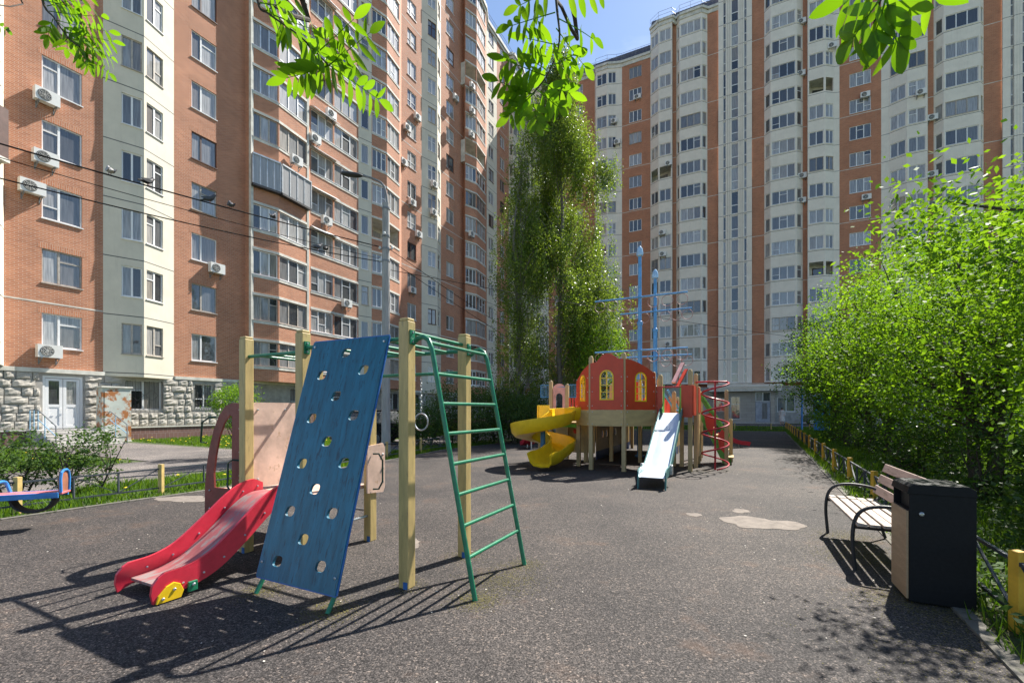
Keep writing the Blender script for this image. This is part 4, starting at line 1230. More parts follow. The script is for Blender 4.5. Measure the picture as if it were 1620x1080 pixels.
# red slide
bed = spline([(-1.765, .10, .655), (-1.765, -.06, .645), (-1.765, -.22, .56), (-1.765, -.45, .37), (-1.765, -.68, .20), (-1.765, -.88, .125), (-1.765, -1.08, .105)], 5)
sl = sweep(bed, [(-.245, 0), (.245, 0), (.245, -.022), (-.245, -.022)], 'slide', M_WORN, cf)
for x in (-2.035, -1.495):
    up, lo = [], []
    for i, p in enumerate(bed):
        t = (bed[min(i + 1, len(bed) - 1)] - bed[max(i - 1, 0)]).normalized(); nrm = Vector((0, -t.z, t.y)) if t.y < 0 else Vector((0, t.z, -t.y))
        if nrm.z < 0: nrm = -nrm
        k = i / (len(bed) - 1); hi = .125 if k > .1 else .125 - .05 * (1 - k / .1)
        q = p + nrm * hi; r = p - nrm * .055
        up.append((q.y, q.z)); lo.append((r.y, max(.012, r.z)))
    # round nose at the foot
    e = bed[-1]; nose = [(e.y - .05, e.z + .10), (e.y - .09, e.z + .05), (e.y - .10, e.z - .02), (e.y - .085, .012)]
    m = MB(); m.plate(up + nose + lo[::-1], (), .028, YZ(x)); sw = m.build('side_wall', M_RED, sl, bevel=.008)
    sx = 1 if x > -1.7 else -1
    bolts([(x + sx * .0145, bed[i].y, bed[i].z + (.0 if i % 2 else .03)) for i in range(3, len(bed), 4)] + [(x - sx * .0145, bed[i].y, bed[i].z + .045) for i in range(2, len(bed), 5)], sw, .009, '+x')
MB().plate([(-1.155, .01), (-.98, .01), (-.96, .06), (-.985, .12), (-1.03, .145), (-1.085, .125), (-1.14, .07)], (), .016, YZ(-1.472)).build('foot_plate', M_YEL, sl, bevel=.004)
bolts([(-1.463, -1.03, .09), (-1.463, -1.11, .04)], sl, .012, '+x')
MB().box(-1.478, -1.455, -.93, -.86, .03, .11).build('bracket', M_GREEN, sl, bevel=.004)
bolts([(-1.452, -.895, .085)], sl, .013, '+x')

# ---------------------------------------------------------------- play ship
M_SPOST = paint('pale_wood_post', (0.46, 0.335, 0.165), .6, (0.36, 0.24, 0.11), .4, 5, stretch=(4, 4, .5), bumps=.2, var=.15)
M_PLY = paint('varnished_ply', (0.48, 0.34, 0.15), .5, (0.38, 0.25, 0.10), .35, 3, stretch=(1, 1, 3), var=.15)
M_ORED = paint('orange_red_panel', (0.56, 0.050, 0.014), .42, (0.48, 0.07, 0.03), .3, 4, bumps=.06, var=.1)
M_BRED = paint('bright_red_panel', (0.62, 0.035, 0.012), .42, None, 0, 4, var=.1)
M_SKYB = paint('mast_blue', (0.10, 0.32, 0.62), .4, (.2, .35, .5), .2, 6)
M_LGREEN = paint('grass_green_board', (0.10, 0.36, 0.04), .45, None, 0, 4)
_nt = None
M_SSTEEL, _nt, _bs = newmat('slide_steel')
_n = noise(_nt, 3, 4, .5, stretch=(2, .4, 1)); _r = ramp(_nt, [(.3, (.38, .44, .50)), (.7, (.50, .55, .60))]); _nt.links.new(_n.outputs['Fac'], _r.inputs['Fac']); _nt.links.new(_r.outputs['Color'], _bs.inputs['Base Color'])
_bs.inputs['Metallic'].default_value = .8; _bs.inputs['Roughness'].default_value = .38
M_TEAL = paint('teal_side', (0.03, 0.15, 0.15), .45, (.25, .32, .32), .4, 8)
M_CRIMSON = paint('crimson_tube', (0.42, 0.02, 0.035), .35, (.5, .2, .2), .25, 9)
M_PALEPINK = paint('pale_pink_board', (0.66, 0.36, 0.34), .5, None, 0, 4)
sh = thing('play_ship', 'large wooden play ship with orange red cabin, two slides and blue masts', 'play structure', (2.72, 10.98, 0), ANG_V)
PP = [(-1.34, .60), (-.82, 0), (0, 0), (.60, .60), (.60, 1.45), (0, 2.05), (-.82, 2.05), (-1.40, 1.45)]
def spost(x, y, h, par=sh, w=.1, z0=0.0):
    o = MB().box(x - w / 2, x + w / 2, y - w / 2, y + w / 2, z0, h).build('post', M_SPOST, par, bevel=.006)
    MB().lathe([(w * .48, 0), (w * .46, .02), (w * .25, .045)], 8, (x, y, h + .001)).build('cap', M_SPOST, o, smooth=True)
    return o
for (x, y), h in zip(PP, (2.25, 2.80, 2.84, 2.40, 2.3, 2.3, 2.2, 2.2)): spost(x, y, h)
for x, y, h in ((.74, .78, 2.34), (1.44, .74, 2.44), (1.50, 1.62, 2.40), (.95, 1.7, 1.95), (1.15, 1.66, 1.92), (1.50, 2.5, 2.1), (1.48, 3.3, 2.0), (2.30, 3.40, 1.2), (2.2, 2.6, 2.0),
                (-2.62, 1.82, 2.35), (-2.18, 2.05, 2.25), (-2.6, .95, 1.3), (-1.3, 3.8, 1.9), (-1.25, 5.5, 1.9), (.6, 3.8, 1.9), (.6, 5.5, 1.9), (-1.2, 6.8, 1.9), (.55, 6.8, 1.9), (1.45, 4.3, 1.9)): spost(x, y, h)


def edge_matrix(A, B, out=0.0):
    A, B = Vector(A), Vector(B); e = (B - A).normalized(); n = Vector((e.y, -e.x)); A = A + n * out
    return Matrix(((e.x, 0, n.x, A.x), (e.y, 0, n.y, A.y), (0, 1, 0, 0), (0, 0, 0, 1))), (B - A).length
def arch(cx, z0, w, h, n=10): return [(cx - w / 2, z0), (cx + w / 2, z0), (cx + w / 2, z0 + h - w / 2)] + [(cx + w / 2 * math.cos(PI * k / n), z0 + h - w / 2 + w / 2 * math.sin(PI * k / n)) for k in range(1, n)] + [(cx - w / 2, z0 + h - w / 2)]
def arch_window(M, cx, z0, w, h, par):
    ro = arch(cx, z0, w, h); ri = arch(cx, z0 + .03, w - .06, h - .06)
    m = MB(); m.plate(ro, (ri,), .03, M); o = m.build('window_frame', M_YEL, par)
    for k in range(1, 4): z = z0 + .03 + (h - .06) * k / 4; MB().plate([(cx - w / 2 + .025, z - .01), (cx + w / 2 - .025, z - .01), (cx + w / 2 - .025, z + .01), (cx - w / 2 + .025, z + .01)], (), .022, M).build('glazing_bar', M_YEL, o)
    MB().plate([(cx - .011, z0 + .02), (cx + .011, z0 + .02), (cx + .011, z0 + h - .02), (cx - .011, z0 + h - .02)], (), .025, M).build('glazing_bar', M_YEL, o)
def cabin_side(i, j, top, win=None, band=True, mat=M_ORED):
    M, L = edge_matrix(PP[i], PP[j], .06)
    o = None
    pts = [(.0, 1.50), (L, 1.50)] + [(L * t, z) for t, z in top[::-1]]
    hs = ()
    if win: cx, z0, w, h = win; cx *= L; hs = (arch(cx, z0 + .015, w - .03, h - .03),)
    m = MB(); m.plate(pts, hs, .02, M); o = m.build('cabin_panel', mat, sh)
    if win: arch_window(M @ Matrix.Translation((0, 0, .006)), cx, z0, w, h, o)
    if band: MB().plate([(0, 1.10), (L, 1.10), (L, 1.497), (0, 1.497)], (), .022, M).build('wood_band', M_PLY, sh)
    bolts([M @ Vector((x, z, .011)) for x in (.05, L - .05) for z in (1.15, 1.45, 1.6, 1.95, 2.3)], o, .012)
s_curve = [(0, 2.66), (.18, 2.68), (.26, 2.76), (.36, 2.85), (.5, 2.89), (.64, 2.87), (.76, 2.80), (.84, 2.75), (1, 2.73)]
cabin_side(1, 2, s_curve, (.5, 1.74, .35, .74))
cabin_side(2, 3, [(0, 2.73), (.2, 2.71), (.45, 2.64), (.7, 2.54), (.9, 2.44), (1, 2.40)], (.5, 1.70, .33, .72))
cabin_side(0, 1, [(0, 2.25), (.5, 2.5), (1, 2.64)], (.55, 1.72, .33, .68))
cabin_side(5, 6, [(0, 2.3), (.3, 2.3), (1, 2.3)], (.5, 1.72, .33, .5), mat=M_BRED)
cabin_side(3, 4, [(0, 1.9), (.4, 1.9), (1, 1.9)], band=True, mat=M_BRED)
MB().plate(PP, (), .03, Matrix.Translation((0, 0, 1.46))).build('deck', M_PLY, sh)
# slide tower
MB().box(.62, 1.47, .70, 1.66, 1.37, 1.405).build('deck', M_PLY, sh)
def board(x0, x1, y, z0, z1, mat, name='guard_panel', t=.02, par=sh): return MB().box(x0, x1, y - t / 2, y + t / 2, z0, z1).build(name, mat, par, bevel=.004)
board(.60, .80, .655, 1.32, 2.08, M_ORED); board(1.24, 1.50, .655, 1.32, 2.10, M_ORED)
for x, s in ((.83, 1), (1.22, -1)):
    MB().plate([(.40, 1.42), (.72, 1.42), (.72, 2.12), (.66, 2.12), (.62, 1.95), (.60, 1.75), (.52, 1.6), (.42, 1.52)], (), .022, YZ(x)).build('slide_cheek', M_LGREEN, sh)
MB().tube([(.80, .62, 2.06), (1.24, .62, 2.06)], .016, 8).build('grab_bar', M_CRIMSON, sh, smooth=True)
board(1.46, 1.52, 1.1, 1.36, 2.1, M_ORED, t=.8)
bedm = spline([(1.02, .72, 1.42), (1.02, .55, 1.41), (1.02, .30, 1.28), (1.02, -.55, .82), (1.02, -1.35, .40), (1.02, -1.62, .295), (1.02, -1.85, .27), (1.02, -2.10, .26), (1.02, -2.22, .22)], 5)
ms = sweep(bedm, [(-.235, .0), (.235, .0), (.235, -.012), (-.235, -.012)], 'metal_slide', M_SSTEEL, sh)
for sx in (-1, 1):
    up, lo = [], []
    for i, p in enumerate(bedm):
        t = (bedm[min(i + 1, len(bedm) - 1)] - bedm[max(i - 1, 0)]).normalized(); nrm = Vector((0, t.z, -t.y)); nrm = nrm if nrm.z > 0 else -nrm
        q, r = p + nrm * .12, p - nrm * .05; up.append((q.y, q.z)); lo.append((r.y, r.z))
    m = MB(); m.plate(up + [(-2.27, .26), (-2.28, .0), (-2.22, .0), (-2.16, .16)] + lo[::-1][2:], (), .024, YZ(1.02 + sx * .25)); m.build('side_wall', M_TEAL, ms)
    MB().box(1.02 + sx * .25 - .03 + sx * .03, 1.02 + sx * .25 + .03 + sx * .03, -1.72, -1.62, .22, .42).build('bracket', M_GALV, ms, bevel=.01)
# spiral climber
c0 = Vector((1.97, 1.33, 0)); sp = MB()
MB().tube([c0, c0 + Vector((0, 0, 2.22))], .024, 10).build('spiral_pole', M_CRIMSON, sh, smooth=True)
MB().tube([c0 + Vector((.31 * math.cos(a), .31 * math.sin(a), 2.2 * (1 - i / 170))) for i, a in ((i, .6 - i * 2 * PI * 4.4 / 170) for i in range(168))], .021, 8).build('spiral_tube', M_CRIMSON, sh, smooth=True)
MB().tube([(1.50, 1.55, 2.21), c0 + Vector((-.1, 0, 2.21)), c0 + Vector((.31 * math.cos(.6), .31 * math.sin(.6), 2.205))], .021, 8).build('spiral_arm', M_CRIMSON, sh, smooth=True)
# side wall with cut-outs, stair with green strings
m = MB(); m.plate([(1.68, .28), (2.48, .28), (2.48, 1.38), (1.68, 1.38)], [circ(1.86, z, .07, 10, .035) for z in (.55, .8, 1.05)] + [circ(2.06, z, .07, 10, .035) for z in (.55, .8, 1.05)] + [circ(2.26, z, .07, 10, .035) for z in (.55, .8, 1.05)], .02, YZ(1.555)); m.build('climbing_wall', M_PLY, sh)
MB().plate([(1.68, 1.42), (2.48, 1.42), (2.48, 1.9), (2.1, 2.05), (1.68, 2.1)], (), .02, YZ(1.555)).build('guard_panel', M_ORED, sh)
MB().box(.6, 1.5, 1.7, 3.4, 1.37, 1.405).build('deck', M_PLY, sh)
for y in (2.62, 3.34):
    MB().plate([(1.50, 1.36), (1.62, 1.36), (2.32, .02), (2.12, .02)], (), .035, XZ(y)).build('stair_string', M_LGREEN, sh)
    MB().plate([(1.42, 1.98), (1.52, 2.0), (2.28, .78), (2.22, .68)], (), .035, XZ(y)).build('handrail_board', M_LGREEN, sh)
    MB().plate([(1.64, 1.35), (1.80, 1.42), (1.92, 1.25), (1.84, .78), (1.70, 1.0)], (), .02, XZ(y + (.03 if y > 3 else -.03))).build('stair_panel', M_BRED, sh)
    MB().plate([(1.98, .80), (2.10, .98), (2.18, .84), (2.16, .30), (2.02, .46)], (), .02, XZ(y + (.03 if y > 3 else -.03))).build('stair_panel', M_BRED, sh)
for i in range(6): MB().box(1.56 + i * .115, 1.80 + i * .115, 2.64, 3.32, 1.18 - i * .2, 1.21 - i * .2).build('tread', M_PLY, sh)
# stern: left wing, blue grilles, red pickets, pink arched board
MB().box(-2.65, -1.35, .62, 2.2, 1.12, 1.155).build('deck', M_PLY, sh)
MB().box(-2.6, -1.36, .60, .64, 1.03, 1.12).build('deck_beam', M_LGREEN, sh)
def grille(x0, x1, y, z0, z1):
    g = MB().tube([(x0, y, z0), (x1, y, z0), (x1, y, z1), (x0, y, z1)], .014, 6, closed=True).build('grille', M_SKYB, sh)
    n = int((x1 - x0) / .045)
    for k in range(1, n): MB().tube([(x0 + (x1 - x0) * k / n, y, z0), (x0 + (x1 - x0) * k / n, y, z1)], .006, 5).build('grille_bar', M_SKYB, g)
grille(-2.95, -2.66, 1.82, 1.88, 2.26); grille(-2.14, -1.72, 2.05, 1.88, 2.26)
MB().tube([(-2.62, 1.86, 2.2), (-2.18, 2.05, 2.2)], .014, 6).build('rail', M_SKYB, sh)
for k in range(9): MB().box(-2.12 + k * .09, -2.07 + k * .09, 2.04, 2.06, 1.5, 1.86).build('picket', M_BRED, sh)
MB().box(-2.12, -1.34, 2.03, 2.07, 1.44, 1.5).build('rail', M_BRED, sh)
M_, L2 = edge_matrix((-2.6, 1.86), (-2.2, 2.05)); m = MB(); m.plate(arch(.22, 1.3, .4, 1.0), (arch(.22, 1.4, .2, .6),), .02, M_); m.build('arched_board', M_PALEPINK, sh)
MB().plate([(0, 0), (1.25, 0), (1.25, .9), (0, .9)], (), .02, XZ(2.18) @ Matrix.Translation((-2.6, .2, 0))).build('play_wall', M_PLY, sh)
for k, (x, z, r) in enumerate(((-2.35, .55, .12), (-1.95, .85, .07), (-1.62, .6, .06))):
    MB().lathe([(r, 0), (r, .02), (r * .6, .03)], 12).build('play_disc', M_BRED, sh, (x, 2.165, z), (PI / 2, 0, 0))
# hull walls further back
for x in (-1.32, .62):
    MB().plate([(2.2, .26), (6.8, .26), (6.8, 1.12), (2.2, 1.12)], [circ(y, .75, .12, 10) for y in (2.9, 3.4, 4.6, 5.8)] , .02, YZ(x)).build('hull_wall', M_PLY, sh)
    MB().plate([(2.2, .0), (6.8, .0), (6.8, .257), (2.2, .257)], (), .022, YZ(x)).build('hull_board', M_BLUEP, sh)
MB().box(-1.30, .60, 2.2, 6.8, 1.15, 1.19).build('deck', M_PLY, sh)
board(-1.25, .55, 6.86, 1.2, 1.95, M_BRED, 'guard_panel')
for y in (3.0, 4.6, 6.1): MB().plate([(-.7, 1.2), (.7, 1.2), (.7, 1.8), (-.7, 1.8)], (), .02, YZ(.60) @ Matrix.Translation((y, 0, 0))).build('guard_panel', M_BRED, sh)
# slanting pale roof board of the rear turret
MB().bar((.75, 3.3, 2.32), (.95, 3.9, 2.95), .12, .05).build('roof_board', M_PALEPINK, sh); MB().bar((.85, 3.3, 2.18), (1.05, 3.9, 2.75), .10, .04).build('roof_board', M_BRED, sh)
MB().tube([(.62, 2.0, 2.0), (.9, 2.2, 1.5), (1.2, 2.3, 1.42)], .03, 8).build('climbing_arc', M_SKYB, sh, smooth=True); MB().tube([(.75, 2.0, 2.05), (1.0, 2.2, 1.55), (1.3, 2.3, 1.42)], .03, 8).build('climbing_arc', M_SKYB, sh, smooth=True)
# masts, yards and rings
M_RING = paint('ring_metal', (.42, .22, .20), .4, None, 0, 6)
for mx_, my, top, yards in ((-.335, 3.77, 6.5, ((5.10, 1.45), (3.40, 1.45))), (-.1, 5.3, 6.15, ((4.92, 1.2), (3.36, 1.2)))):
    mt = MB().lathe([(.16, 0), (.16, .04), (.085, .06), (.085, 2.2), (.105, 2.22), (.105, 2.32), (.072, 2.34), (.072, 4.2), (.09, 4.22), (.09, 4.32), (.058, 4.34), (.055, top - .1)], 14, (mx_, my, 0)).build('mast', M_SKYB, sh, smooth=True)
    MB().lathe([(.05, 0), (.10, .04), (.11, .12), (.085, .26), (.03, .34)], 12, (mx_, my, top - .1)).build('mast_cap', paint('mast_cap_%d' % int(top), (.35, .55, .75), .35), mt, smooth=True)
    for zy, hl in yards:
        y_ = MB().tube([(mx_ - hl, my - .07, zy), (mx_ + hl, my - .07, zy)], .028, 8).build('yard', M_SKYB, mt, smooth=True)
        for k in range(-3, 4):
            if k == 0: continue
            c = Vector((mx_ + k * hl / 3.4, my - .07, zy - .2))
            MB().tube([c + Vector((.17 * math.cos(a * PI / 9), 0, .17 * math.sin(a * PI / 9))) for a in range(18)], .009, 5, closed=True).build('ring', M_RING, y_, smooth=True)
# yellow spiral slide
cs = Vector((-2.155, .065, 0))
pth = [(-1.30, .70, 1.28), (-1.48, .50, 1.26)]
a0 = math.radians(38); tot = math.radians(415)
for i in range(27):
    t = i / 26; a = a0 - tot * t; pth.append((cs.x + .52 * math.cos(a), cs.y + .52 * math.sin(a), 1.24 - .92 * t))
la = Vector(pth[-1]); lb = Vector(pth[-2]); dd_ = (la - lb); dd_.z = 0; dd_.normalize()
for k, (d, z) in enumerate(((.25, .235), (.5, .19), (.75, .18), (.86, .15))): q = la + dd_ * d; pth.append((q.x, q.y, z))
prof = [(-.30, .30), (-.27, .10), (-.19, .01), (0, -.015), (.19, .01), (.27, .10), (.30, .30), (.345, .305), (.345, .26), (.31, .07), (.22, -.03), (0, -.06), (-.22, -.03), (-.31, .07), (-.345, .26), (-.345, .305)]
ys = sweep(spline(pth, 3), prof, 'spiral_slide', M_YEL, sh)
MB().tube([cs, cs + Vector((0, 0, 1.25))], .065, 12).build('slide_column', paint('column_blue', (.03, .14, .30), .45), ys, smooth=True)
bx_ = MB(); bx_.box(-2.32, -2.0, .12, .16, 1.28, 1.62); bx_.build('entry_panel', M_YEL, ys, bevel=.01)
MB().box(-2.34, -2.30, .1, .5, 1.2, 1.62).build('entry_panel', M_YEL, ys, bevel=.01)
for p, lab in (((8.75, 18.0, 0), 'low red plastic slide end beyond the play ship on the right'), ((.66, 17.6, 0), 'small red plastic slide end behind the yellow spiral slide')):
    r = thing('small_slide', lab, 'slide', p, ANG_V + (.6 if p[0] > 5 else 2.2))
    s_ = sweep(spline([(-.5, 0, .5), (-.2, 0, .32), (.2, 0, .17), (.5, 0, .14), (.62, 0, .1)], 4), [(-.22, .12), (-.2, 0), (.2, 0), (.22, .12), (.25, .12), (.23, -.03), (-.23, -.03), (-.25, .12)], 'chute', M_RED, r)
    MB().tube([(-.45, 0, .45), (-.45, 0, 0)], .03, 8).build('leg', M_GALV, r); MB().tube([(.3, 0, .13), (.3, 0, 0)], .03, 8).build('leg', M_GALV, r)
# ================================================================ bench, bin, fences, seesaw, lamp, wires, birds, person, cars
M_SLAT = paint('worn_pink_slat', (0.36, 0.255, 0.215), .6, (0.20, 0.14, 0.11), .7, 5, stretch=(4, .5, 4), bumps=.3)
M_SLAT2 = paint('pale_slat', (0.40, 0.33, 0.275), .6, (0.20, 0.15, 0.11), .7, 5, stretch=(4, .5, 4), bumps=.3)
bn = thing('park_bench', 'park bench with worn pale wooden slats and black tube frame beside the bin', 'bench', (3.17, 4.19, 0), ANG_V)
# x runs back from the seat front, y along the bench
BL2 = 1.55
for i in range(5):
    x = .02 + i * .098
    MB().box(x, x + .078, -.02, BL2 + .02, .425 - .012 * (i > 2), .455 - .012 * (i > 2)).build('seat_slat', M_SLAT2, bn, bevel=.006)
for i in range(3):
    z = .52 + i * .125; x = .50 + i * .045
    M = Matrix.Translation((x, BL2 / 2, z + .045)) @ Matrix.Rotation(.33, 4, 'Y'); MB().obox(M, .028, BL2 + .04, .095).build('back_slat', M_SLAT, bn, bevel=.006)
for y in (.06, BL2 - .06):
    MB().tube(spline([(.02, y, 0), (.0, y, .30), (.03, y, .50), (.12, y, .59), (.28, y, .61), (.46, y, .58), (.54, y, .52)], 4), .017, 8).build('armrest', M_BLACKM, bn, smooth=True)
    MB().tube([(.40, y, .41), (.52, y, .46), (.635, y, .86)], .016, 8).build('back_support', M_BLACKM, bn, smooth=True)
    MB().tube([(.02, y, .405), (.45, y, .40), (.58, y, .0)], .016, 8).build('leg', M_BLACKM, bn, smooth=True)
MB().tube([(.30, .06, .39), (.30, BL2 - .06, .39)], .014, 8).build('cross_bar', M_BLACKM, bn)
# bin
M_BIN = paint('graphite_powder_coat', (0.009, 0.0095, 0.011), .6, None, 0, 40, bumps=.15)
M_BWOOD = paint('bin_wood', (0.36, 0.24, 0.14), .55, (0.28, 0.18, 0.10), .4, 4, stretch=(1, 1, 6), var=.15)
M_BIN.node_tree.nodes['Principled BSDF'].inputs['Specular IOR Level'].default_value = .22
bi = thing('litter_bin', 'square black litter bin with pale wood front panel beside the bench', 'litter bin', (3.07, 3.51, 0), ANG_V)
BWd = .40; H_ = .90
b = MB(); b.box(.012, BWd, 0, .012, .02, H_); b.box(.012, BWd, BWd - .012, BWd, .02, H_); b.box(BWd - .012, BWd, .013, BWd - .013, .02, H_); b.box(.012, .05, .013, BWd - .013, .02, .72)
b.build('body', M_BIN, bi, bevel=.004)
m = MB(); m.plate([(.0, .86), (.012, .905), (.04, .925), (BWd - .04, .925), (BWd - .008, .905), (BWd + .004, .86), (BWd + .004, .85), (0, .85)], (), BWd + .012, XZ(BWd / 2)); m.build('lid', M_BIN, bi, bevel=.003)
MB().box(-.004, .011, .008, BWd - .008, .035, .715).build('front_panel', M_BWOOD, bi, bevel=.003)
MB().box(.06, .09, .02, BWd - .02, .70, .84).build('inner_liner', M_BLACKM, bi)
MB().lathe([(.016, 0), (.016, .008), (.009, .013)], 12).build('lock', M_GALV, bi, (.085, -.0005, .70), (PI / 2, 0, 0))
MB().box(.04, BWd - .04, .04, BWd - .04, 0, .02).build('foot', M_BIN, bi)

# fences
M_FPOST = paint('orange_yellow_post', (0.62, 0.35, 0.03), .5, (0.42, 0.28, 0.08), .35, 7)
M_FPOST2 = paint('tan_post', (0.52, 0.38, 0.14), .5, (0.36, 0.24, 0.1), .35, 7)
M_FRAIL = paint('grey_fence_rail', (0.05, 0.06, 0.07), .7, (.12, .08, .05), .3, 9)


def fence(name, label, pts, mat, h=.54, group=None):
    a = Vector(pts[0]); f = thing(name, label, 'fence', (a.x, a.y, 0))
    for i, p in enumerate(pts):
        p = Vector(p) - a
        MB().box(p.x - .035, p.x + .035, p.y - .035, p.y + .035, -.05, h).build('post', mat, f, bevel=.005)
    for p, q in zip(pts[:-1], pts[1:]):
        p, q = Vector(p) - a, Vector(q) - a; e = (q - p); L = e.length; e /= L
        P_ = lambda t, z: (p.x + e.x * t, p.y + e.y * t, z)
        for z in (.10, h - .08): MB().bar(P_(.036, z), P_(L - .036, z), .025, .025).build('rail', M_FRAIL, f)
        n = 3
        for k in range(n):
            t0, t1 = .05 + (L - .1) * k / n, .05 + (L - .1) * (k + 1) / n
            if k: MB().bar(P_(t0, .113), P_(t0, h - .093), .022, .022).build('upright', M_FRAIL, f)
            if k % 2 == 0: MB().bar(P_(t0 + .02, .115), P_(t1 - .02, h - .095), .02, .012).build('brace', M_FRAIL, f)
            else: MB().bar(P_(t0 + .02, h - .095), P_(t1 - .02, .115), .02, .012).build('brace', M_FRAIL, f)
    return f


fence('low_fence', 'low grey metal fence with orange yellow posts along the right bushes', [tuple(fe(s)) for s in np.arange(-2.3, 37.5, 2.3)], M_FPOST)
lf = [(-9.3, 2.9), (-8.2, 4.75), (-7.1, 6.54), (-6.2, 8.08), (-5.25, 10.0), (-4.45, 11.9), (-3.75, 13.9), (-3.1, 15.9), (-2.4, 17.9)]
fence('low_fence', 'low grey metal fence with tan posts in front of the left driveway', [(x - .12, y + .06) for x, y in lf], M_FPOST2, .52)
fence('low_fence', 'distant low fence across the far end of the playground', [tuple(FR.p(s, 20.5)) for s in np.arange(-10, 9.5, 2.4)], M_FPOST2, .5)

# seesaw end at the left
M_BLUE3 = paint('bright_blue_metal', (.04, .22, .55), .4, None, 0, 6)
ss = thing('seesaw', 'pink seesaw with blue edged backrest and half tyre at the left picture edge', 'seesaw', (-7.55, 5.1, 0), math.atan2(.75, 1.75))
# pivot at origin, beam along x; the raised end comes into the picture
M_BPINK = paint('pink_beam', (.62, .16, .17), .5, (.5, .3, .26), .35, 6)
tilt = -.02
def sx_(x, z): return (x, 0, .40 + z + tilt * 0 * x)
MB().box(-1.7, 1.5, -.11, .11, .42, .455).build('beam', M_BPINK, ss, bevel=.006)
for y in (-.125, .125): MB().box(-1.7, 1.9, y - .012, y + .012, .385, .455).build('side_rail', M_BLUE3, ss, bevel=.004)
MB().box(1.5, 1.93, -.112, .112, .425, .452).build('seat', M_BPINK, ss, bevel=.006)
m = MB(); m.plate([(-.10, .45), (.10, .45), (.105, .62), (.085, .69), (.04, .72), (-.04, .72), (-.085, .69), (-.105, .62)], (), .022, YZ(1.90)); bk = m.build('backrest', paint('brown_board', (.30, .12, .07), .5, (.2, .09, .06), .4, 6), ss)
MB().tube([(1.916, -.10, .45), (1.916, -.11, .62), (1.916, -.09, .695), (1.916, -.04, .725), (1.916, .04, .725), (1.916, .09, .695), (1.916, .11, .62), (1.916, .10, .45)], .016, 8).build('backrest_edge', M_BLUE3, bk, smooth=True)
MB().tube(spline([(1.34, -.13, .42), (1.30, -.13, .56), (1.30, -.06, .60), (1.30, .06, .60), (1.30, .13, .56), (1.34, .13, .42)], 4), .018, 8).build('handle', M_BLUE3, ss, smooth=True)
m = MB()
for i in range(15):
    a = PI + PI * i / 14; 
    for r, y in ((.20, -.08), (.22, -.04), (.22, .04), (.20, .08), (.18, .07), (.18, -.07)): m.v.append((1.62 + r * math.cos(a) * 1.05, y, .38 + r * math.sin(a) * .85))
for i in range(14):
    for k in range(6): m.f.append((i * 6 + k, i * 6 + (k + 1) % 6, (i + 1) * 6 + (k + 1) % 6, (i + 1) * 6 + k))
m.build('half_tyre', paint('tyre_rubber', (.02, .02, .02), .7), ss, smooth=True)
MB().box(-.12, .12, -.2, .2, 0, .40).build('pivot', M_BLUE3, ss, bevel=.01)

# lamp post
lp = thing('lamp_post', 'tall grey concrete lamp post with curved arm beside the driveway', 'lamp post', (-4.1, 14.7, 0))
M_POLE = paint('concrete_pole', (.34, .33, .31), .85, (.22, .21, .2), .5, 4, stretch=(3, 3, .4), bumps=.3)
MB().lathe([(.155, -.2), (.15, 0), (.135, 3), (.115, 8.2), (.03, 8.22)], 14).build('pole', M_POLE, lp, smooth=True)
for z in (6.3, 6.7, 7.1, 8.0): MB().lathe([(.135, 0), (.135, .06)], 12, (0, 0, z)).build('clamp', M_STEEL, lp)
MB().tube(spline([(0, .13, 7.6), (0, .13, 8.3), (-.12, .1, 8.85), (-.45, .0, 9.02), (-.85, -.1, 9.08)], 6), .035, 8).build('arm', M_STEEL, lp, smooth=True)
hd = MB(); hd.lathe([(.02, -.36), (.09, -.3), (.12, -.1), (.11, .15), (.06, .3), (.02, .34)], 12); o = hd.build('lamp_head', M_DARK, lp, (-1.05, -.14, 9.07), (0, PI / 2 + .05, .15), smooth=True); o.scale = (.65, 1, 1)
for x, y, z in ((-.2, 0, 6.72), (.2, 0, 6.72), (-.2, 0, 6.32), (0, -.2, 7.12)): MB().tube([(0, 0, z), (x, y, z)], .02, 6).build('bracket', M_STEEL, lp); MB().lathe([(.03, 0), (.045, .04), (.03, .09)], 8, (x, y, z)).build('insulator', M_AC, lp)

# overhead wires (each its own thing) and the birds on them
M_WIRE = paint('cable_black', (.012, .012, .013), .6, None, 0, 5, bumps=0)
M_WIRE.node_tree.nodes['Principled BSDF'].inputs['Specular IOR Level'].default_value = 0.05
wires = []
def wire(p, q, sag, label, r=.012):
    p, q = Vector(p), Vector(q); pts = [p + (q - p) * t - Vector((0, 0, 4 * sag * t * (1 - t))) for t in [i / 24 for i in range(25)]]
    o = MB().tube(pts, r, 6).build('overhead_wire', M_WIRE, smooth=True); props(o, label, 'wire', 'overhead wires'); wires.append(pts); return pts
def ext(a, b, k): a, b = Vector(a), Vector(b); return b + (b - a) * k
pT = Vector((-4.3, 14.7, 6.80)); pM = Vector((-4.3, 14.7, 6.42)); pU = Vector((-4.1, 14.5, 7.2))
e1 = ext(pT, at(0, 222, 8.6), .25); e2 = ext(pM, at(0, 243, 8.6), .25); e3 = ext(pM, at(0, 272, 8.6), .25)
wire(pT, e1, .10, 'uppermost thick black wire crossing the left house, with perched pigeons', .016)
wire(pM, e2, .12, 'thin middle wire crossing the left house below the pigeon wire', .008)
wire(pM + Vector((0, 0, -.1)), e3, .16, 'lowest black wire crossing the left house', .013)
wire((-4.0, 14.8, 6.75), (9, 50, 5.4), .5, 'upper thin wire from the lamp post towards the far houses', .010)
wire((-4.0, 14.8, 6.4), (9.6, 50, 4.3), .5, 'lower thin wire from the lamp post towards the far houses', .010)
wire((-4.0, 14.9, 6.1), (40, 42, 7.2), .6, 'long thin wire from the lamp post to the right house', .010)
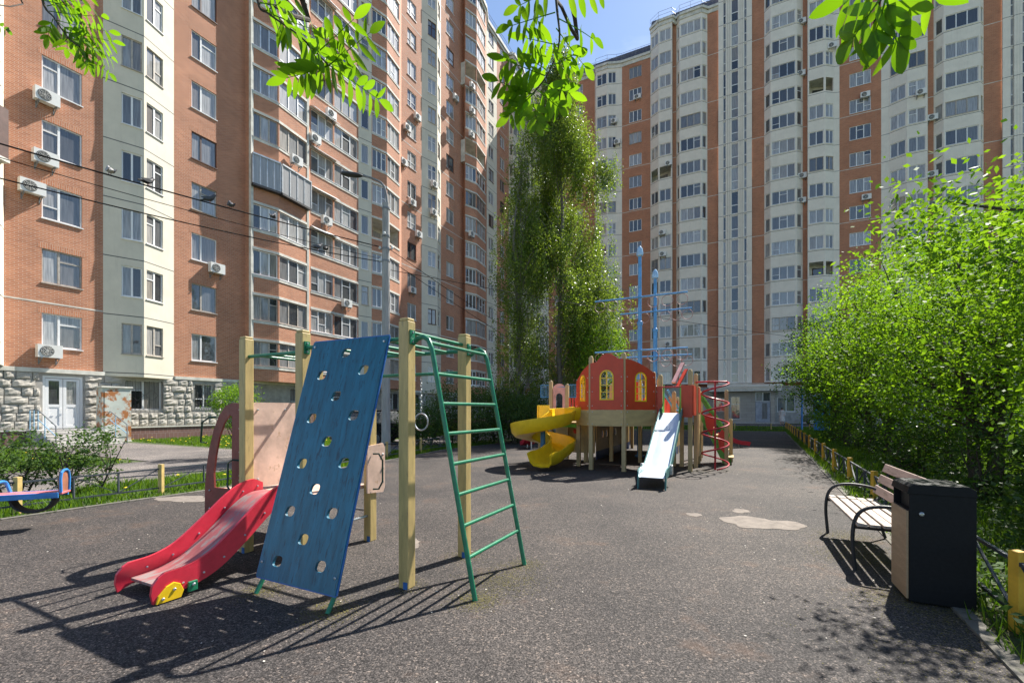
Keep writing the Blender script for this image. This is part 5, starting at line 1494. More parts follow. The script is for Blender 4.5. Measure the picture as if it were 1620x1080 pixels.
def near_on(pts, px):
    best = None
    for a, b in zip(pts[:-1], pts[1:]):
        for k in range(12):
            c = a + (b - a) * (k / 12); x = 810 + c.x / c.y * F_PX
            if best is None or abs(x - px) < best[0]: best = (abs(x - px), c, (b - a).normalized())
    return best[1], best[2]
def pigeon(loc, rz, mat, label):
    t = thing('pigeon', label, 'bird', loc, rz, 'pigeons on the wires')
    V, Fc = [], []; ring = 10
    # body, neck and head as one surface: stations along the bird (x, z, half width, half height)
    st_ = [(-.20, .045, .012, .006), (-.15, .055, .028, .012), (-.09, .075, .045, .035), (-.03, .095, .062, .060), (.03, .115, .062, .066), (.075, .145, .046, .052), (.10, .18, .030, .034), (.112, .205, .029, .030), (.125, .218, .024, .024), (.14, .216, .010, .010), (.165, .208, .003, .003)]
    for x, z, w, h in st_:
        for k in range(ring):
            a = 2 * PI * k / ring; V.append((x + (.0 if x < .07 else -.02 * math.sin(a)), w * math.cos(a), z + h * math.sin(a)))
    for i in range(len(st_) - 1):
        for k in range(ring): Fc.append((i * ring + k, i * ring + (k + 1) % ring, (i + 1) * ring + (k + 1) % ring, (i + 1) * ring + k))
    m = MB(); m.v, m.f = V, Fc; m.f.append(tuple(range(ring))); m.f.append(tuple(range((len(st_) - 1) * ring, len(st_) * ring))[::-1])
    m.build('body', mat, t, smooth=True)
    for s in (-1, 1):
        w = MB(); w.plate([(-.17, .0), (-.10, -.03), (.02, -.035), (.06, .0), (.03, .035), (-.05, .04)], (), .012, Matrix.Translation((0, s * .062, .098)) @ Matrix.Rotation(PI / 2, 4, 'X')); w.build('wing', mat, t)
        MB().tube([(.01, s * .02, .05), (.015, s * .02, .012), (.035, s * .02, .012)], .005, 5).build('leg', paint('pigeon_leg%d%d' % (s, int(loc[0] * 97)), (.35, .1, .08), .5), t)
M_PG = paint('pigeon_grey', (.06, .065, .075), .6, (.12, .12, .13), .3, 30); M_PG2 = paint('pigeon_pale', (.35, .34, .33), .6, (.12, .12, .12), .4, 30); M_PG3 = paint('pigeon_black', (.018, .019, .022), .6)
for wi, px, mt, rz, lab in ((0, 175, M_PG2, 2.6, 'pale pigeon, leftmost of the birds on the upper wire'), (0, 233, M_PG3, 1.2, 'large black pigeon upright before the cream bay'),
        (0, 331, M_PG, .3, 'dark pigeon on the upper wire in front of a brick wall window'), (0, 364, M_PG, 2.4, 'grey pigeon perched just left of the loggia stack'),
        (0, 432, M_PG, 1.8, 'dark pigeon before the left loggias, rightmost on the upper wire'), (2, 502, M_PG, .8, 'left of two dark pigeons sitting side by side on a wire'), (2, 516, M_PG3, 2.0, 'right of two dark pigeons sitting side by side on a wire')):
    p, d = near_on(wires[wi], px); pigeon((p.x, p.y, p.z + .004), rz, mt, lab)

# person far away in a long pale coat
def person(loc, rz):
    t = thing('person', 'distant person in long pale coat standing at the far fence end', 'person', loc, rz)
    me = bpy.data.meshes.new('body')
    V = [(0, 0, .95), (0, 0, 1.15), (0, .01, 1.38), (0, .01, 1.47), (0, .02, 1.58), (0, .02, 1.66), (.1, 0, .9), (.1, .02, .5), (.1, -.02, .08), (.1, .12, .03), (-.1, 0, .9), (-.1, .04, .5), (-.1, .02, .08), (-.1, .16, .03),
         (.19, .0, 1.36), (.24, -.02, 1.1), (.22, .10, .88), (.21, .13, .80), (-.19, 0, 1.36), (-.25, .0, 1.1), (-.2, .14, .95), (-.12, .2, .92)]
    E = [(0, 1), (1, 2), (2, 3), (3, 4), (4, 5), (0, 6), (6, 7), (7, 8), (8, 9), (0, 10), (10, 11), (11, 12), (12, 13), (2, 14), (14, 15), (15, 16), (16, 17), (2, 18), (18, 19), (19, 20), (20, 21)]
    R = [.15, .14, .15, .06, .095, .07, .09, .065, .045, .035, .09, .065, .045, .035, .07, .05, .04, .03, .07, .05, .04, .03]
    me.from_pydata(V, E, []); o = link('body', me, paint('skin', (.5, .3, .22), .6), t)
    md = o.modifiers.new('skin', 'SKIN')
    for sv, r in zip(me.skin_vertices[0].data, R): sv.radius = (r, r)
    me.skin_vertices[0].data[0].use_root = True
    o.modifiers.new('sub', 'SUBSURF').levels = 1; o.modifiers['sub'].render_levels = 1
    co = MB(); co.lathe([(.30, .32), (.28, .6), (.22, .95), (.20, 1.1), (.24, 1.34), (.16, 1.45), (.08, 1.48)], 16); c = co.build('coat', paint('pale_coat', (.52, .49, .45), .8), t, smooth=True); c.scale = (1, .72, 1)
    for s in (-1, 1): MB().tube([(s * .2, 0, 1.38), (s * .255, -.01, 1.1), (s * .22, .11, .92)], [.085, .07, .055], 8).build('sleeve', c.data.materials[0], t, smooth=True)
    MB().lathe([(.085, 1.54), (.105, 1.62), (.095, 1.70), (.05, 1.735)], 12, (0, .01, 0)).build('hair', paint('dark_hair', (.06, .04, .03), .6), t, smooth=True)
person((27.6, 46.2, 0), 2.6)

# parked cars
def car(label, loc, rz, paintc):
    t = thing('parked_car', label, 'car', loc, rz, 'parked cars')
    mp_ = paint('car_paint_%d' % int(loc[1] * 10), paintc, .25, None, 0, 3, bumps=0, coat=.8)
    prof = [(-2.15, .35), (-2.2, .62), (-2.12, .88), (-1.55, .98), (1.0, .95), (1.75, .86), (2.12, .72), (2.2, .45), (2.15, .30), (-2.1, .28)]
    def body(pr, w0, w1):
        m = MB(); n = len(pr); zs = [z for _, z in pr]; lo, hi = min(zs), max(zs)
        for s in (-1, 1): m.v += [(x, s * (w0 + (w1 - w0) * (z - lo) / (hi - lo)), z) for x, z in pr]
        m.f.append(tuple(range(n))); m.f.append(tuple(range(n, 2 * n))[::-1])
        for i in range(n): j = (i + 1) % n; m.f.append((i, n + i, n + j, j))
        return m
    body(prof, .86, .82).build('body', mp_, t, bevel=.05)
    body([(-1.75, .95), (-1.2, 1.42), (.15, 1.46), (.55, 1.35), (1.15, .94)], .80, .60).build('cabin', M_GLASS, t, bevel=.04)
    body([(-1.28, 1.425), (-1.15, 1.475), (.15, 1.515), (.5, 1.42), (.42, 1.40), (.1, 1.46), (-1.1, 1.43)], .62, .60).build('roof', mp_, t, bevel=.01)
    for x in (-1.35, 1.35):
        for s in (-1, 1):
            w = MB().tube([(x, s * .68, .32), (x, s * .87, .32)], .32, 18).build('wheel', bpy.data.materials['tyre_rubber'], t, smooth=True)
            MB().tube([(x, s * .80, .32), (x, s * .885, .32)], .20, 14).build('rim', M_GALV, w)
    for s in (-1, 1):
        MB().box(2.05, 2.17, s * .62 - .14, s * .62 + .14, .58, .72).build('headlight', M_AC, t, bevel=.02)
        MB().box(-2.18, -2.10, s * .62 - .12, s * .62 + .12, .68, .84).build('tail_light', M_CRIMSON, t, bevel=.02)
        MB().box(.72, .86, s * .92 - .08, s * .92 + .08, .98, 1.1).build('wing_mirror', mp_, t, bevel=.02)
car('black car parked on the driveway behind the lamp post', (-5.6, 19.6, 0), math.atan2(UY, UX), (.012, .013, .015))
car('dark car standing behind the distant person at the right house', (31.5, 45.2, 0), ANG_V, (.015, .016, .018))
# blue boards of a sports box behind the bushes
bb = thing('sports_frame', 'blue metal sports frame half hidden by the bushes at the right', 'sports frame', (21.6, 31.0, 0), ANG_V)
for i in range(2): MB().box(i * .62 - .75, i * .62 - .16, -.03, .03, .1, 2.5).build('panel', M_BLUE3, bb, bevel=.01)
for x in (-1.45, .6, 2.2): MB().tube([(x, 0, 0), (x, 0, 3.1)], .06, 10).build('post', M_BLUE3, bb, smooth=True)
MB().tube([(-1.45, 0, 3.0), (2.2, 0, 3.0)], .05, 8).build('crossbar', M_BLUE3, bb)
# ================================================================ plants
M_BARK = paint('dark_bark', (.055, .043, .033), .9, (.10, .085, .065), .4, 12, stretch=(3, 3, .5), bumps=.8)
M_BIRCH = paint('birch_bark', (.17, .155, .135), .8, (.05, .045, .04), .7, 6, stretch=(.6, .6, 3), bumps=.4)
M_LEAF = leaf_mat('spring_leaf', (0.055, 0.14, 0.010), (0.16, 0.295, 0.02), .5, .6)
M_LEAF_D = leaf_mat('dark_leaf', (0.020, 0.055, 0.010), (0.06, 0.115, 0.020), .35, .45)
M_LEAF_B = leaf_mat('birch_leaf', (0.055, 0.11, 0.018), (0.17, 0.25, 0.05), .5, .35)
M_LEAF_S = leaf_mat('shrub_leaf', (0.030, 0.075, 0.018), (0.075, 0.14, 0.03), .35, .75)
M_LEAF_R = leaf_mat('rowan_leaf', (0.085, 0.19, 0.010), (0.15, 0.28, 0.016), .60, .45, (1.6, 1.55, .5))
M_GRASS = leaf_mat('grass_blade', (0.045, 0.11, 0.010), (0.12, 0.22, 0.02), .4, .65)
M_DAND = paint('dandelion_yellow', (.85, .60, .01), .6, None, 0, 5, bumps=0)
M_LILAC = paint('lilac_bloom', (.62, .45, .55), .7, None, 0, 5, bumps=0)


def leaf_mesh(name, C, size, rng, droop=0.0, flat=0.0, shape=.52):
    """Many small pointed leaves (two folded halves each) at the points C."""
    n = len(C)
    a = rng.normal(size=(n, 3)); a[:, 2] = a[:, 2] * (1 - flat) - droop; a /= np.linalg.norm(a, axis=1)[:, None]
    b = rng.normal(size=(n, 3)); b[:, 2] *= (1 - flat)
    b -= a * (a * b).sum(1)[:, None]; b /= np.linalg.norm(b, axis=1)[:, None]
    L = (size * rng.uniform(.65, 1.25, n))[:, None]
    V = np.empty((n, 4, 3), np.float32)
    V[:, 0] = C - a * L * .5; V[:, 1] = C + b * L * shape * .5 - a * L * .06; V[:, 2] = C + a * L * .5; V[:, 3] = C - b * L * shape * .5 - a * L * .06
    return fast_mesh(name, V.reshape(-1, 3), np.arange(n * 4).reshape(n, 4))


def tree(name, label, cat, loc, trunk_h, r0, blobs, n_clump, per, sigma, leaf, mat, seed, bark=None, group=None, droop=.2, lean=(0, 0), limbs=26, stems=1, flat=.3):
    """Trunk(s), limbs that reach the leaf clumps, and the leaves. blobs: (dx, dy, z, rx, ry, rz, weight)."""
    rng = np.random.default_rng(seed); rd = random.Random(seed); bark = bark or M_BARK
    t = thing(name, label, cat, loc, 0, group)
    W = np.array([b[6] for b in blobs], float); W /= W.sum()
    cl = []
    for _ in range(n_clump):
        b = blobs[rng.choice(len(blobs), p=W)]
        d = rng.normal(size=3); d /= np.linalg.norm(d); r = rng.uniform(.25, 1.0) ** .45
        cl.append((b[0] + d[0] * r * b[3], b[1] + d[1] * r * b[4], max(.25, b[2] + d[2] * r * b[5])))
    cl = np.array(cl)
    trunks = []
    for s in range(stems):
        ang = rd.uniform(0, 6.28); off = .0 if stems == 1 else rd.uniform(.1, .3)
        pts = []; nseg = 8
        for i in range(nseg + 1):
            k = i / nseg
            pts.append(Vector((off * math.cos(ang) * (1 + k * 2) + lean[0] * k + rd.uniform(-.05, .05) * k * trunk_h * .2, off * math.sin(ang) * (1 + k * 2) + lean[1] * k + rd.uniform(-.05, .05) * k * trunk_h * .2, trunk_h * k - .05)))
        rad = [r0 * (1 - .82 * i / nseg) for i in range(nseg + 1)]
        MB().tube(pts, rad, 9).build('trunk', bark, t, smooth=True); trunks.append((pts, rad))
    m = MB()
    for i in range(min(limbs, n_clump)):
        c = Vector(cl[i]); pts, rad = trunks[i % stems]
        zt = max(.15 * trunk_h, min(trunk_h * .95, c.z * rd.uniform(.35, .75)))
        k = min(7, int(zt / trunk_h * 8)); o = pts[k].lerp(pts[k + 1], .5); mid = (o + c) / 2 + Vector((rd.uniform(-.2, .2), rd.uniform(-.2, .2), rd.uniform(.0, .35))) * (c - o).length * .4
        rr = min(rad[k] * .6, .018 * (c - o).length + .008); q = spline([o, mid, c], 4)
        m.tube(q, [rr * (1 - .8 * j / (len(q) - 1)) for j in range(len(q))], 5, cap=False)
    m.build('limbs', bark, t, smooth=True)
    n = n_clump * per
    idx = rng.integers(0, n_clump, n)
    sg = sigma * rng.uniform(.5, 1.5, n_clump)[idx][:, None]
    C = cl[idx] + rng.normal(size=(n, 3)) * sg * np.array([1, 1, .75])
    C[:, 2] = np.maximum(C[:, 2], .06)
    o = link('crown', leaf_mesh('crown', C, leaf, rng, droop, flat), mat, t); o['kind'] = 'stuff'
    return t


# the bank of small trees behind the right fence
def fo(s, o): p = fe(s, o); return (p.x, p.y, 0)
RT = [(1.9, 2.3, 4.3, 'nearest leafy tree behind the litter bin at the right picture edge'),
      (4.6, 2.7, 5.6, 'leafy tree with dark trunk behind the bench, second along the right fence'),
      (7.6, 2.2, 5.9, 'bright green tree behind the bench back, third along the right fence'),
      (11.0, 2.3, 6.7, 'bright green tree, fourth along the right fence'),
      (14.6, 1.9, 6.9, 'spreading green tree leaning over the middle of the right fence'),
      (18.2, 1.7, 7.2, 'bright green tree whose top reaches the wide brick strip'),
      (21.8, 1.3, 6.6, 'green tree second from the far end of the right fence'),
      (25.4, 2.4, 5.8, 'farthest green tree at the right, beside the distant person')]
for i, (s, o, h, lab) in enumerate(RT):
    near = s < 9
    w = (1.55 + .09 * i) * (.8 if i == 7 else 1)
    bl = [(0, 0, h * .62, w, w, h * .34, 3), (-.7, -.3, h * .42, w * .9, w * .9, h * .24, 1.6), (.6, .6, h * .45, w * .9, w * .9, h * .28, 1.4), (0, 0, h * .2, w * .8, w * .8, h * .16, .8)]
    if i == 0: bl.append((-1.3, 1.0, 3.4, .9, .9, .7, 1.2))
    tree('leafy_tree', lab, 'tree', fo(s, o), h * .8, .085 if i % 2 else .11, bl, 190 if near else 230, 105 if near else 75, .22 if near else .27, .078 if near else .10, M_LEAF, 20 + i, stems=2 if i % 2 else 3, group='trees behind the right fence', limbs=40)
# a second, darker rank so that the yard behind is closed off
for i, (s, o, h, lab) in enumerate([(3.2, 6.8, 5.6, 'dense dark green tree in the second rank behind the bin'), (9.0, 7.6, 7.0, 'dense tree in the second rank behind the bench'), (15.5, 7.6, 6.6, 'dense tree in the second rank at mid fence'), (23, 8, 6.4, 'dense tree in the second rank near the blue sports frame')]):
    bl = [(0, 0, h * .6, 2.3, 2.3, h * .36, 3), (0, 0, h * .25, 2.2, 2.2, h * .22, 2)]
    tree('leafy_tree', lab, 'tree', fo(s, o), h * .8, .12, bl, 170, 60, .36, .13, M_LEAF, 60 + i, stems=2, group='trees behind the right fence', limbs=30)
# low bushes and saplings under them
for i, (s, o, h, lab) in enumerate([(2.6, 1.5, 1.1, 'low bush right behind the litter bin'), (5.6, 1.7, 1.3, 'low bush behind the bench backrest'), (8.6, 1.5, 1.2, 'low bush by the third fence post beyond the bench'), (12, 1.6, 1.4, 'low bush under the middle of the right tree row'), (16, 1.5, 1.3, 'low bush under the far part of the right tree row'), (21, 1.5, 1.2, 'low bush at the far end of the right fence')]):
    tree('low_bush', lab, 'bush', fo(s, o), h * .7, .03, [(0, 0, h * .5, .8, .8, h * .45, 1)], 45, 60, .16, .075, M_LEAF_D, 90 + i, stems=3, group='low bushes behind the right fence', limbs=14)


# birches with hanging twigs
def birch(label, loc, H, rad_at, seed, n_str, per, zmin=.22, leafsz=.085):
    rng = np.random.default_rng(seed); rd = random.Random(seed)
    t = thing('birch_tree', label, 'tree', loc, 0, 'birches behind the play ship')
    pts = [Vector((.25 * math.sin(i * .9 + seed) * i / 10, .2 * math.cos(i * .7 + seed) * i / 10, H * .97 * i / 10 - .05)) for i in range(11)]
    MB().tube(pts, [.15 * (1 - .93 * i / 10) + .006 for i in range(11)], 10).build('trunk', M_BIRCH, t, smooth=True)
    lm = MB(); C = []; tw = MB()
    nb = 80
    tips = []
    for b in range(nb):
        k = zmin + (1 - zmin) * (b + rd.random()) / nb; a = rd.uniform(0, 6.283); R = rad_at(k) * rd.uniform(.45, 1.0)
        o = pts[0].lerp(pts[-1], max(.12, k - .10)); o.z = H * max(.12, k - .10)
        e = Vector((o.x + R * math.cos(a), o.y + R * math.sin(a), H * k + rd.uniform(-.3, .5)))
        q = spline([o, (o + e) / 2 + Vector((0, 0, .35 * R)), e], 4)
        lm.tube(q, [.035 * (1 - k * .7) * (1 - .8 * j / (len(q) - 1)) + .004 for j in range(len(q))], 5, cap=False)
        tips += [(q[j], R) for j in range(3, len(q))]
    lm.build('limbs', M_BIRCH, t, smooth=True)
    for s in range(n_str):
        o, R = tips[rd.randrange(len(tips))]
        o = o + Vector((rd.gauss(0, .3), rd.gauss(0, .3), rd.gauss(0, .25))); L = rd.uniform(.5, 2.3) * min(1, .35 + R / 2); n = max(6, int(per * L))
        z = rng.uniform(0, 1, n) ** .8 * L; dx, dy = rd.gauss(0, .12), rd.gauss(0, .12)
        P = np.stack([o.x + dx * z + rng.normal(0, .085, n), o.y + dy * z + rng.normal(0, .085, n), np.maximum(.4, o.z - z + rng.normal(0, .05, n))], 1); C.append(P)
        if s % 3 == 0: tw.tube([o, o + Vector((dx * L * .5, dy * L * .5, -L * .5)), o + Vector((dx * L, dy * L, -L))], .006, 3, cap=False)
    tw.build('twigs', M_BARK, t)['kind'] = 'stuff'
    o = link('crown', leaf_mesh('crown', np.concatenate(C), leafsz, rng, .6, .1), M_LEAF_B, t); o['kind'] = 'stuff'


def prof1(k): return 3.3 * min(1, (k / .3)) * (1 - max(0, (k - .38) / .62) ** 1.8) + .2
birch('tall weeping birch with broad crown behind the cabin of the play ship', (2.45, 23.0, 0), 19.8, prof1, 3, 2900, 42, leafsz=.10)
birch('slimmer birch with dark hanging twigs left of the tall birch', (.25, 21.5, 0), 14.2, lambda k: 1.25 * min(1, k / .2) * (1 - max(0, (k - .5) / .5) ** 1.3) + .15, 5, 620, 42, .10, leafsz=.095)
birch('birch half hidden behind the masts of the play ship', (4.4, 26.5, 0), 11.5, lambda k: 1.9 * min(1, k / .2) * (1 - max(0, (k - .35) / .65)) + .15, 8, 420, 36, .12, leafsz=.10)

tree('leafy_tree', 'bright yellow green tree peeking above the cabin beside the birch', 'tree', (4.1, 21.8, 0), 4.6, .09, [(0, 0, 4.4, 1.3, 1.3, 1.3, 2), (.2, 0, 3.0, 1.5, 1.5, 1.2, 1)], 120, 70, .24, .10, M_LEAF, 180, limbs=30)
# hedge shrubs along the driveway
HS = [(-3.7, 18.9, 1.9, 'dark green hedge shrub right of the lamp post'), (-2.6, 20.3, 2.7, 'tall hedge shrub behind the hanging ring'), (-1.6, 19.6, 2.5, 'hedge shrub behind the green ladder'),
      (-.6, 20.5, 2.6, 'hedge shrub between ladder and yellow slide'), (.3, 19.9, 2.1, 'hedge shrub left of the yellow spiral slide'), (1.2, 21.2, 2.2, 'hedge shrub behind the yellow spiral slide')]
for i, (x, y, h, lab) in enumerate(HS):
    tree('hedge_shrub', lab, 'shrub', (x, y, 0), h * .7, .04, [(0, 0, h * .52, 1.0, 1.0, h * .5, 1)], 100, 62, .22, .085, M_LEAF_D if i % 2 else M_LEAF_S, 130 + i, stems=3, group='hedge shrubs before the left house', limbs=18)
li = tree('lilac_bush', 'lilac bush with pale pink blossom above the hedge', 'shrub', (-.3, 23.6, 0), 2.3, .05, [(0, 0, 2.1, 1.1, 1.1, 1.1, 1)], 70, 45, .22, .09, M_LEAF_S, 150, stems=3, limbs=18)
rng = np.random.default_rng(4); cc = rng.normal(size=(45, 3)) * np.array([.75, .75, .45]) + np.array([0, -.3, 2.6]); C = (cc[rng.integers(0, 45, 2200)] + rng.normal(size=(2200, 3)) * np.array([.05, .05, .09]))
link('blossom', leaf_mesh('blossom', C, .05, rng), M_LILAC, li)['kind'] = 'stuff'
# young tree on the lawn, shrubs by the left fence
tree('young_tree', 'small round bright green tree on the lawn behind the cab board', 'tree', (-8.8, 14.3, 0), 1.7, .035, [(0, 0, 1.75, .68, .68, .62, 3), (.1, 0, 1.1, .5, .5, .5, 1)], 70, 75, .13, .06, M_LEAF, 160, limbs=26)
tree('rose_bush', 'spreading dark shrub with open twigs left of the steps, nearest the seesaw', 'shrub', (-8.75, 7.9, 0), .9, .02, [(0, 0, .72, .62, .6, .38, 2), (.2, 0, .4, .6, .5, .3, 1)], 62, 42, .10, .062, M_LEAF_S, 170, stems=4, limbs=34, group='shrubs by the left fence')
tree('rose_bush', 'dark open shrub in front of the entrance steps beside the left fence', 'shrub', (-7.75, 8.15, 0), 1.0, .02, [(0, 0, .78, .52, .5, .42, 2), (.0, 0, .4, .5, .5, .3, 1)], 60, 38, .10, .06, M_LEAF_S, 171, stems=4, limbs=34, group='shrubs by the left fence')
tree('rose_bush', 'low dark shrub at the left picture edge behind the seesaw', 'shrub', (-9.5, 7.6, 0), .9, .02, [(0, 0, .66, .6, .6, .4, 1)], 60, 42, .11, .062, M_LEAF_S, 172, stems=4, limbs=30, group='shrubs by the left fence')


# grass: blades on the lawns that show, one object each
def in_poly(P, poly):
    x, y = P[:, 0], P[:, 1]; c = np.zeros(len(P), bool); n = len(poly)
    for i in range(n):
        (x0, y0), (x1, y1) = poly[i], poly[i - 1]
        c ^= ((y0 > y) != (y1 > y)) & (x < (x1 - x0) * (y - y0) / (y1 - y0 + 1e-12) + x0)
    return c


def blades(name, label, poly, n, h, seed, w=.012, clump=0, mat=None):
    rng = np.random.default_rng(seed); P = np.array(poly); lo, hi = P.min(0), P.max(0)
    Q = rng.uniform(lo, hi, (n * 3, 2)); Q = Q[in_poly(Q, poly)][:n]
    if clump:
        g = np.sin(Q[:, 0] * 2.1 + np.sin(Q[:, 1] * 1.3)) * np.sin(Q[:, 1] * 2.4 + np.sin(Q[:, 0] * 1.7)); hh = 1 + .5 * g
    else: hh = 1
    n = len(Q); H = h * rng.uniform(.5, 1.3, n) * hh; a = rng.uniform(0, 6.283, n); W = w * rng.uniform(.7, 1.6, n); ln = rng.normal(0, .35, (n, 2)) * H[:, None]
    V = np.zeros((n, 3, 3), np.float32)
    V[:, 0, 0] = Q[:, 0] - np.cos(a) * W; V[:, 0, 1] = Q[:, 1] - np.sin(a) * W; V[:, 1, 0] = Q[:, 0] + np.cos(a) * W; V[:, 1, 1] = Q[:, 1] + np.sin(a) * W
    V[:, 2, :2] = Q + ln; V[:, 2, 2] = H; V[:, :2, 2] = -.012
    o = link(name, fast_mesh(name, V.reshape(-1, 3), np.arange(n * 3).reshape(n, 3)), mat or M_GRASS); props(o, label, 'grass', None, 'stuff'); return o


strip = [(-9.75, 1.3), (-7.1, 6.12), (-5.82, 8.42), (-3.92, 13.07), (-2.7, 16.8), (-.55, 20.6), (-2.2, 20.8), dl(8, -.12), dl(-7, -.12)]
blades('grass', 'uneven grass strip between the playground and the driveway', strip, 42000, .10, 1, .010, 1)
lawn = [dl(sd_ + 1.7, 4.15), dl(34, 4.15), tuple(FL.p(34, .3)), tuple(FL.p((dr[0] + dr[1]) / 2 + 2.0, .3))]
blades('grass', 'dandelion lawn along the left house beyond the driveway', lawn, 60000, .09, 2, .016)
lawn2 = [dl(-10, 4.15), dl(sd_ - 2.4, 4.15), tuple(FL.p((dr[0] + dr[1]) / 2 - 2.2, .3)), tuple(FL.p(-7, .3))]
blades('grass', 'lawn left of the entrance path', lawn2, 14000, .09, 3, .016)
rg_ = [tuple(fe(s, -.24)) for s in (-3.5, 34)] + [tuple(fe(34, 9)), tuple(fe(-3.5, 6))]
blades('grass', 'long shaded grass and weeds under the right trees', rg_, 90000, .15, 4, .008, 1)
nearw = [tuple(fe(-3.5, -.16)), tuple(fe(7, -.16)), tuple(fe(7, 3)), tuple(fe(-3.5, 3))]
rng = np.random.default_rng(6)
Q = rng.uniform(0, 1, (9000, 2)); C = np.array([[*(fe(-3 + 11 * a, -.12 + 2.6 * b)), 0] for a, b in Q]); C[:, 2] = rng.uniform(.02, .2, 9000)
o = link('weeds', leaf_mesh('weeds', C, .075, rng, .1, .5), M_LEAF_S); props(o, 'broad leaved weeds behind the litter bin and fence', 'weeds', None, 'stuff')
far = [tuple(FR.p(-12, 13.2)), tuple(FR.p(10, 13.2)), tuple(FR.p(10, 22)), tuple(FR.p(-12, 22))]
blades('grass', 'far grass strip before the right house', far, 16000, .12, 7, .03)
def dandelions(label, poly, n, seed):
    rng = np.random.default_rng(seed); P = np.array(poly); Q = rng.uniform(P.min(0), P.max(0), (n * 3, 2)); Q = Q[in_poly(Q, poly)][:n]; m = MB()
    for x, y in Q: m.lathe([(.01, 0), (.036, .012), (.02, .022)], 6, (x, y, rng.uniform(.06, .13)))
    props(m.build('dandelions', M_DAND), label, 'flowers', None, 'stuff')
dandelions('yellow dandelions scattered over the lawn of the left house', lawn, 620, 8); dandelions('yellow dandelions on the lawn left of the entrance path', lawn2, 90, 9)
dandelions('a few yellow dandelions in the near grass strip', strip, 26, 10)
# petals and litter on the rubber surface
rng = np.random.default_rng(12); n = 420
Q = np.stack([rng.uniform(-7, 7, n), rng.uniform(1.6, 13, n)], 1); poly = right_edge + left_edge[::-1]; Q = Q[in_poly(Q, poly)]
C = np.concatenate([Q, np.full((len(Q), 1), .008)], 1)
o = link('fallen_petals', leaf_mesh('fallen_petals', C, .020, rng, 0, .93), paint('petal', (.60, .55, .47), .8, (.35, .26, .16), .6, 3)); props(o, 'pale petals and bits scattered over the dark rubber surface', 'petals', None, 'stuff')

# yellow moss on the rubber round posts, ladder feet and bench
rng = np.random.default_rng(21); Cm = []
loc_ = lambda a, b: (-.89 + a * UY + b * UX, 3.83 - a * UX + b * UY)
for (x, y), n, sg in ((x_, n_ * 4, s_ * 1.15) for x_, n_, s_ in ((loc_(.66, .02), 260, .09), (loc_(.66, .5), 420, .16), (loc_(.66, .94), 160, .08), (loc_(-.22, -.62), 300, .10), (loc_(-1.02, -.62), 220, .09), (loc_(0, .9), 160, .09), (loc_(0, 0), 90, .07),
                      ((3.55, 4.6), 700, .20), ((3.95, 5.3), 500, .18), ((3.3, 3.3), 700, .22), ((2.9, 2.7), 500, .35), ((3.0, 3.6), 200, .12), ((5.1, 11.2), 300, .3), ((4.4, 11), 200, .2), ((6.2, 13), 300, .4), ((2.5, 8.5), 120, .2), ((-7.0, 6.3), 200, .25))):
    Cm.append(np.stack([rng.normal(x, sg, n), rng.normal(y, sg, n), np.full(n, .005)], 1))
o = link('moss', leaf_mesh('moss', np.concatenate(Cm), .009, rng, 0, .95, .8), paint('yellow_moss', (.115, .10, .02), .9, (.07, .06, .03), .5, 9, bumps=0)); props(o, 'yellow green moss specks on the rubber round posts and bench', 'moss', None, 'stuff')

# rowan tree overhead: trunk behind the viewer, branches reaching into the picture from above
rt = thing('rowan_tree', 'rowan branches with backlit feathered leaves hanging in from above', 'tree', (-1.3, -2.0, 0))
RB = Vector((-1.3, -2.0, 0))
trk = [Vector((0, 0, -.05)), Vector((.05, .02, 1.2)), Vector((.1, .1, 2.4)), Vector((.15, .15, 3.4)), Vector((.1, .2, 4.6))]
MB().tube(trk, [.11, .10, .085, .065, .03], 10).build('trunk', M_BARK, rt, smooth=True)
lvar = []
def leaflet(m, base, d, nrm, L, w):
    d = d.normalized(); s = d.cross(nrm).normalized(); n0 = len(m.v); K = 6
    prof_ = [(0, .12), (.15, .62), (.35, .96), (.55, 1.0), (.78, .72), (.92, .36), (1, .0)]
    for t, ww in prof_:
        c = base + d * L * t - nrm * L * .16 * t * t
        m.v += [tuple(c + s * w * ww + nrm * w * .25 * ww), tuple(c), tuple(c - s * w * ww + nrm * w * .25 * ww)]
    for i in range(len(prof_) - 1):
        a = n0 + i * 3; m.f += [(a, a + 1, a + 4, a + 3), (a + 1, a + 2, a + 5, a + 4)]
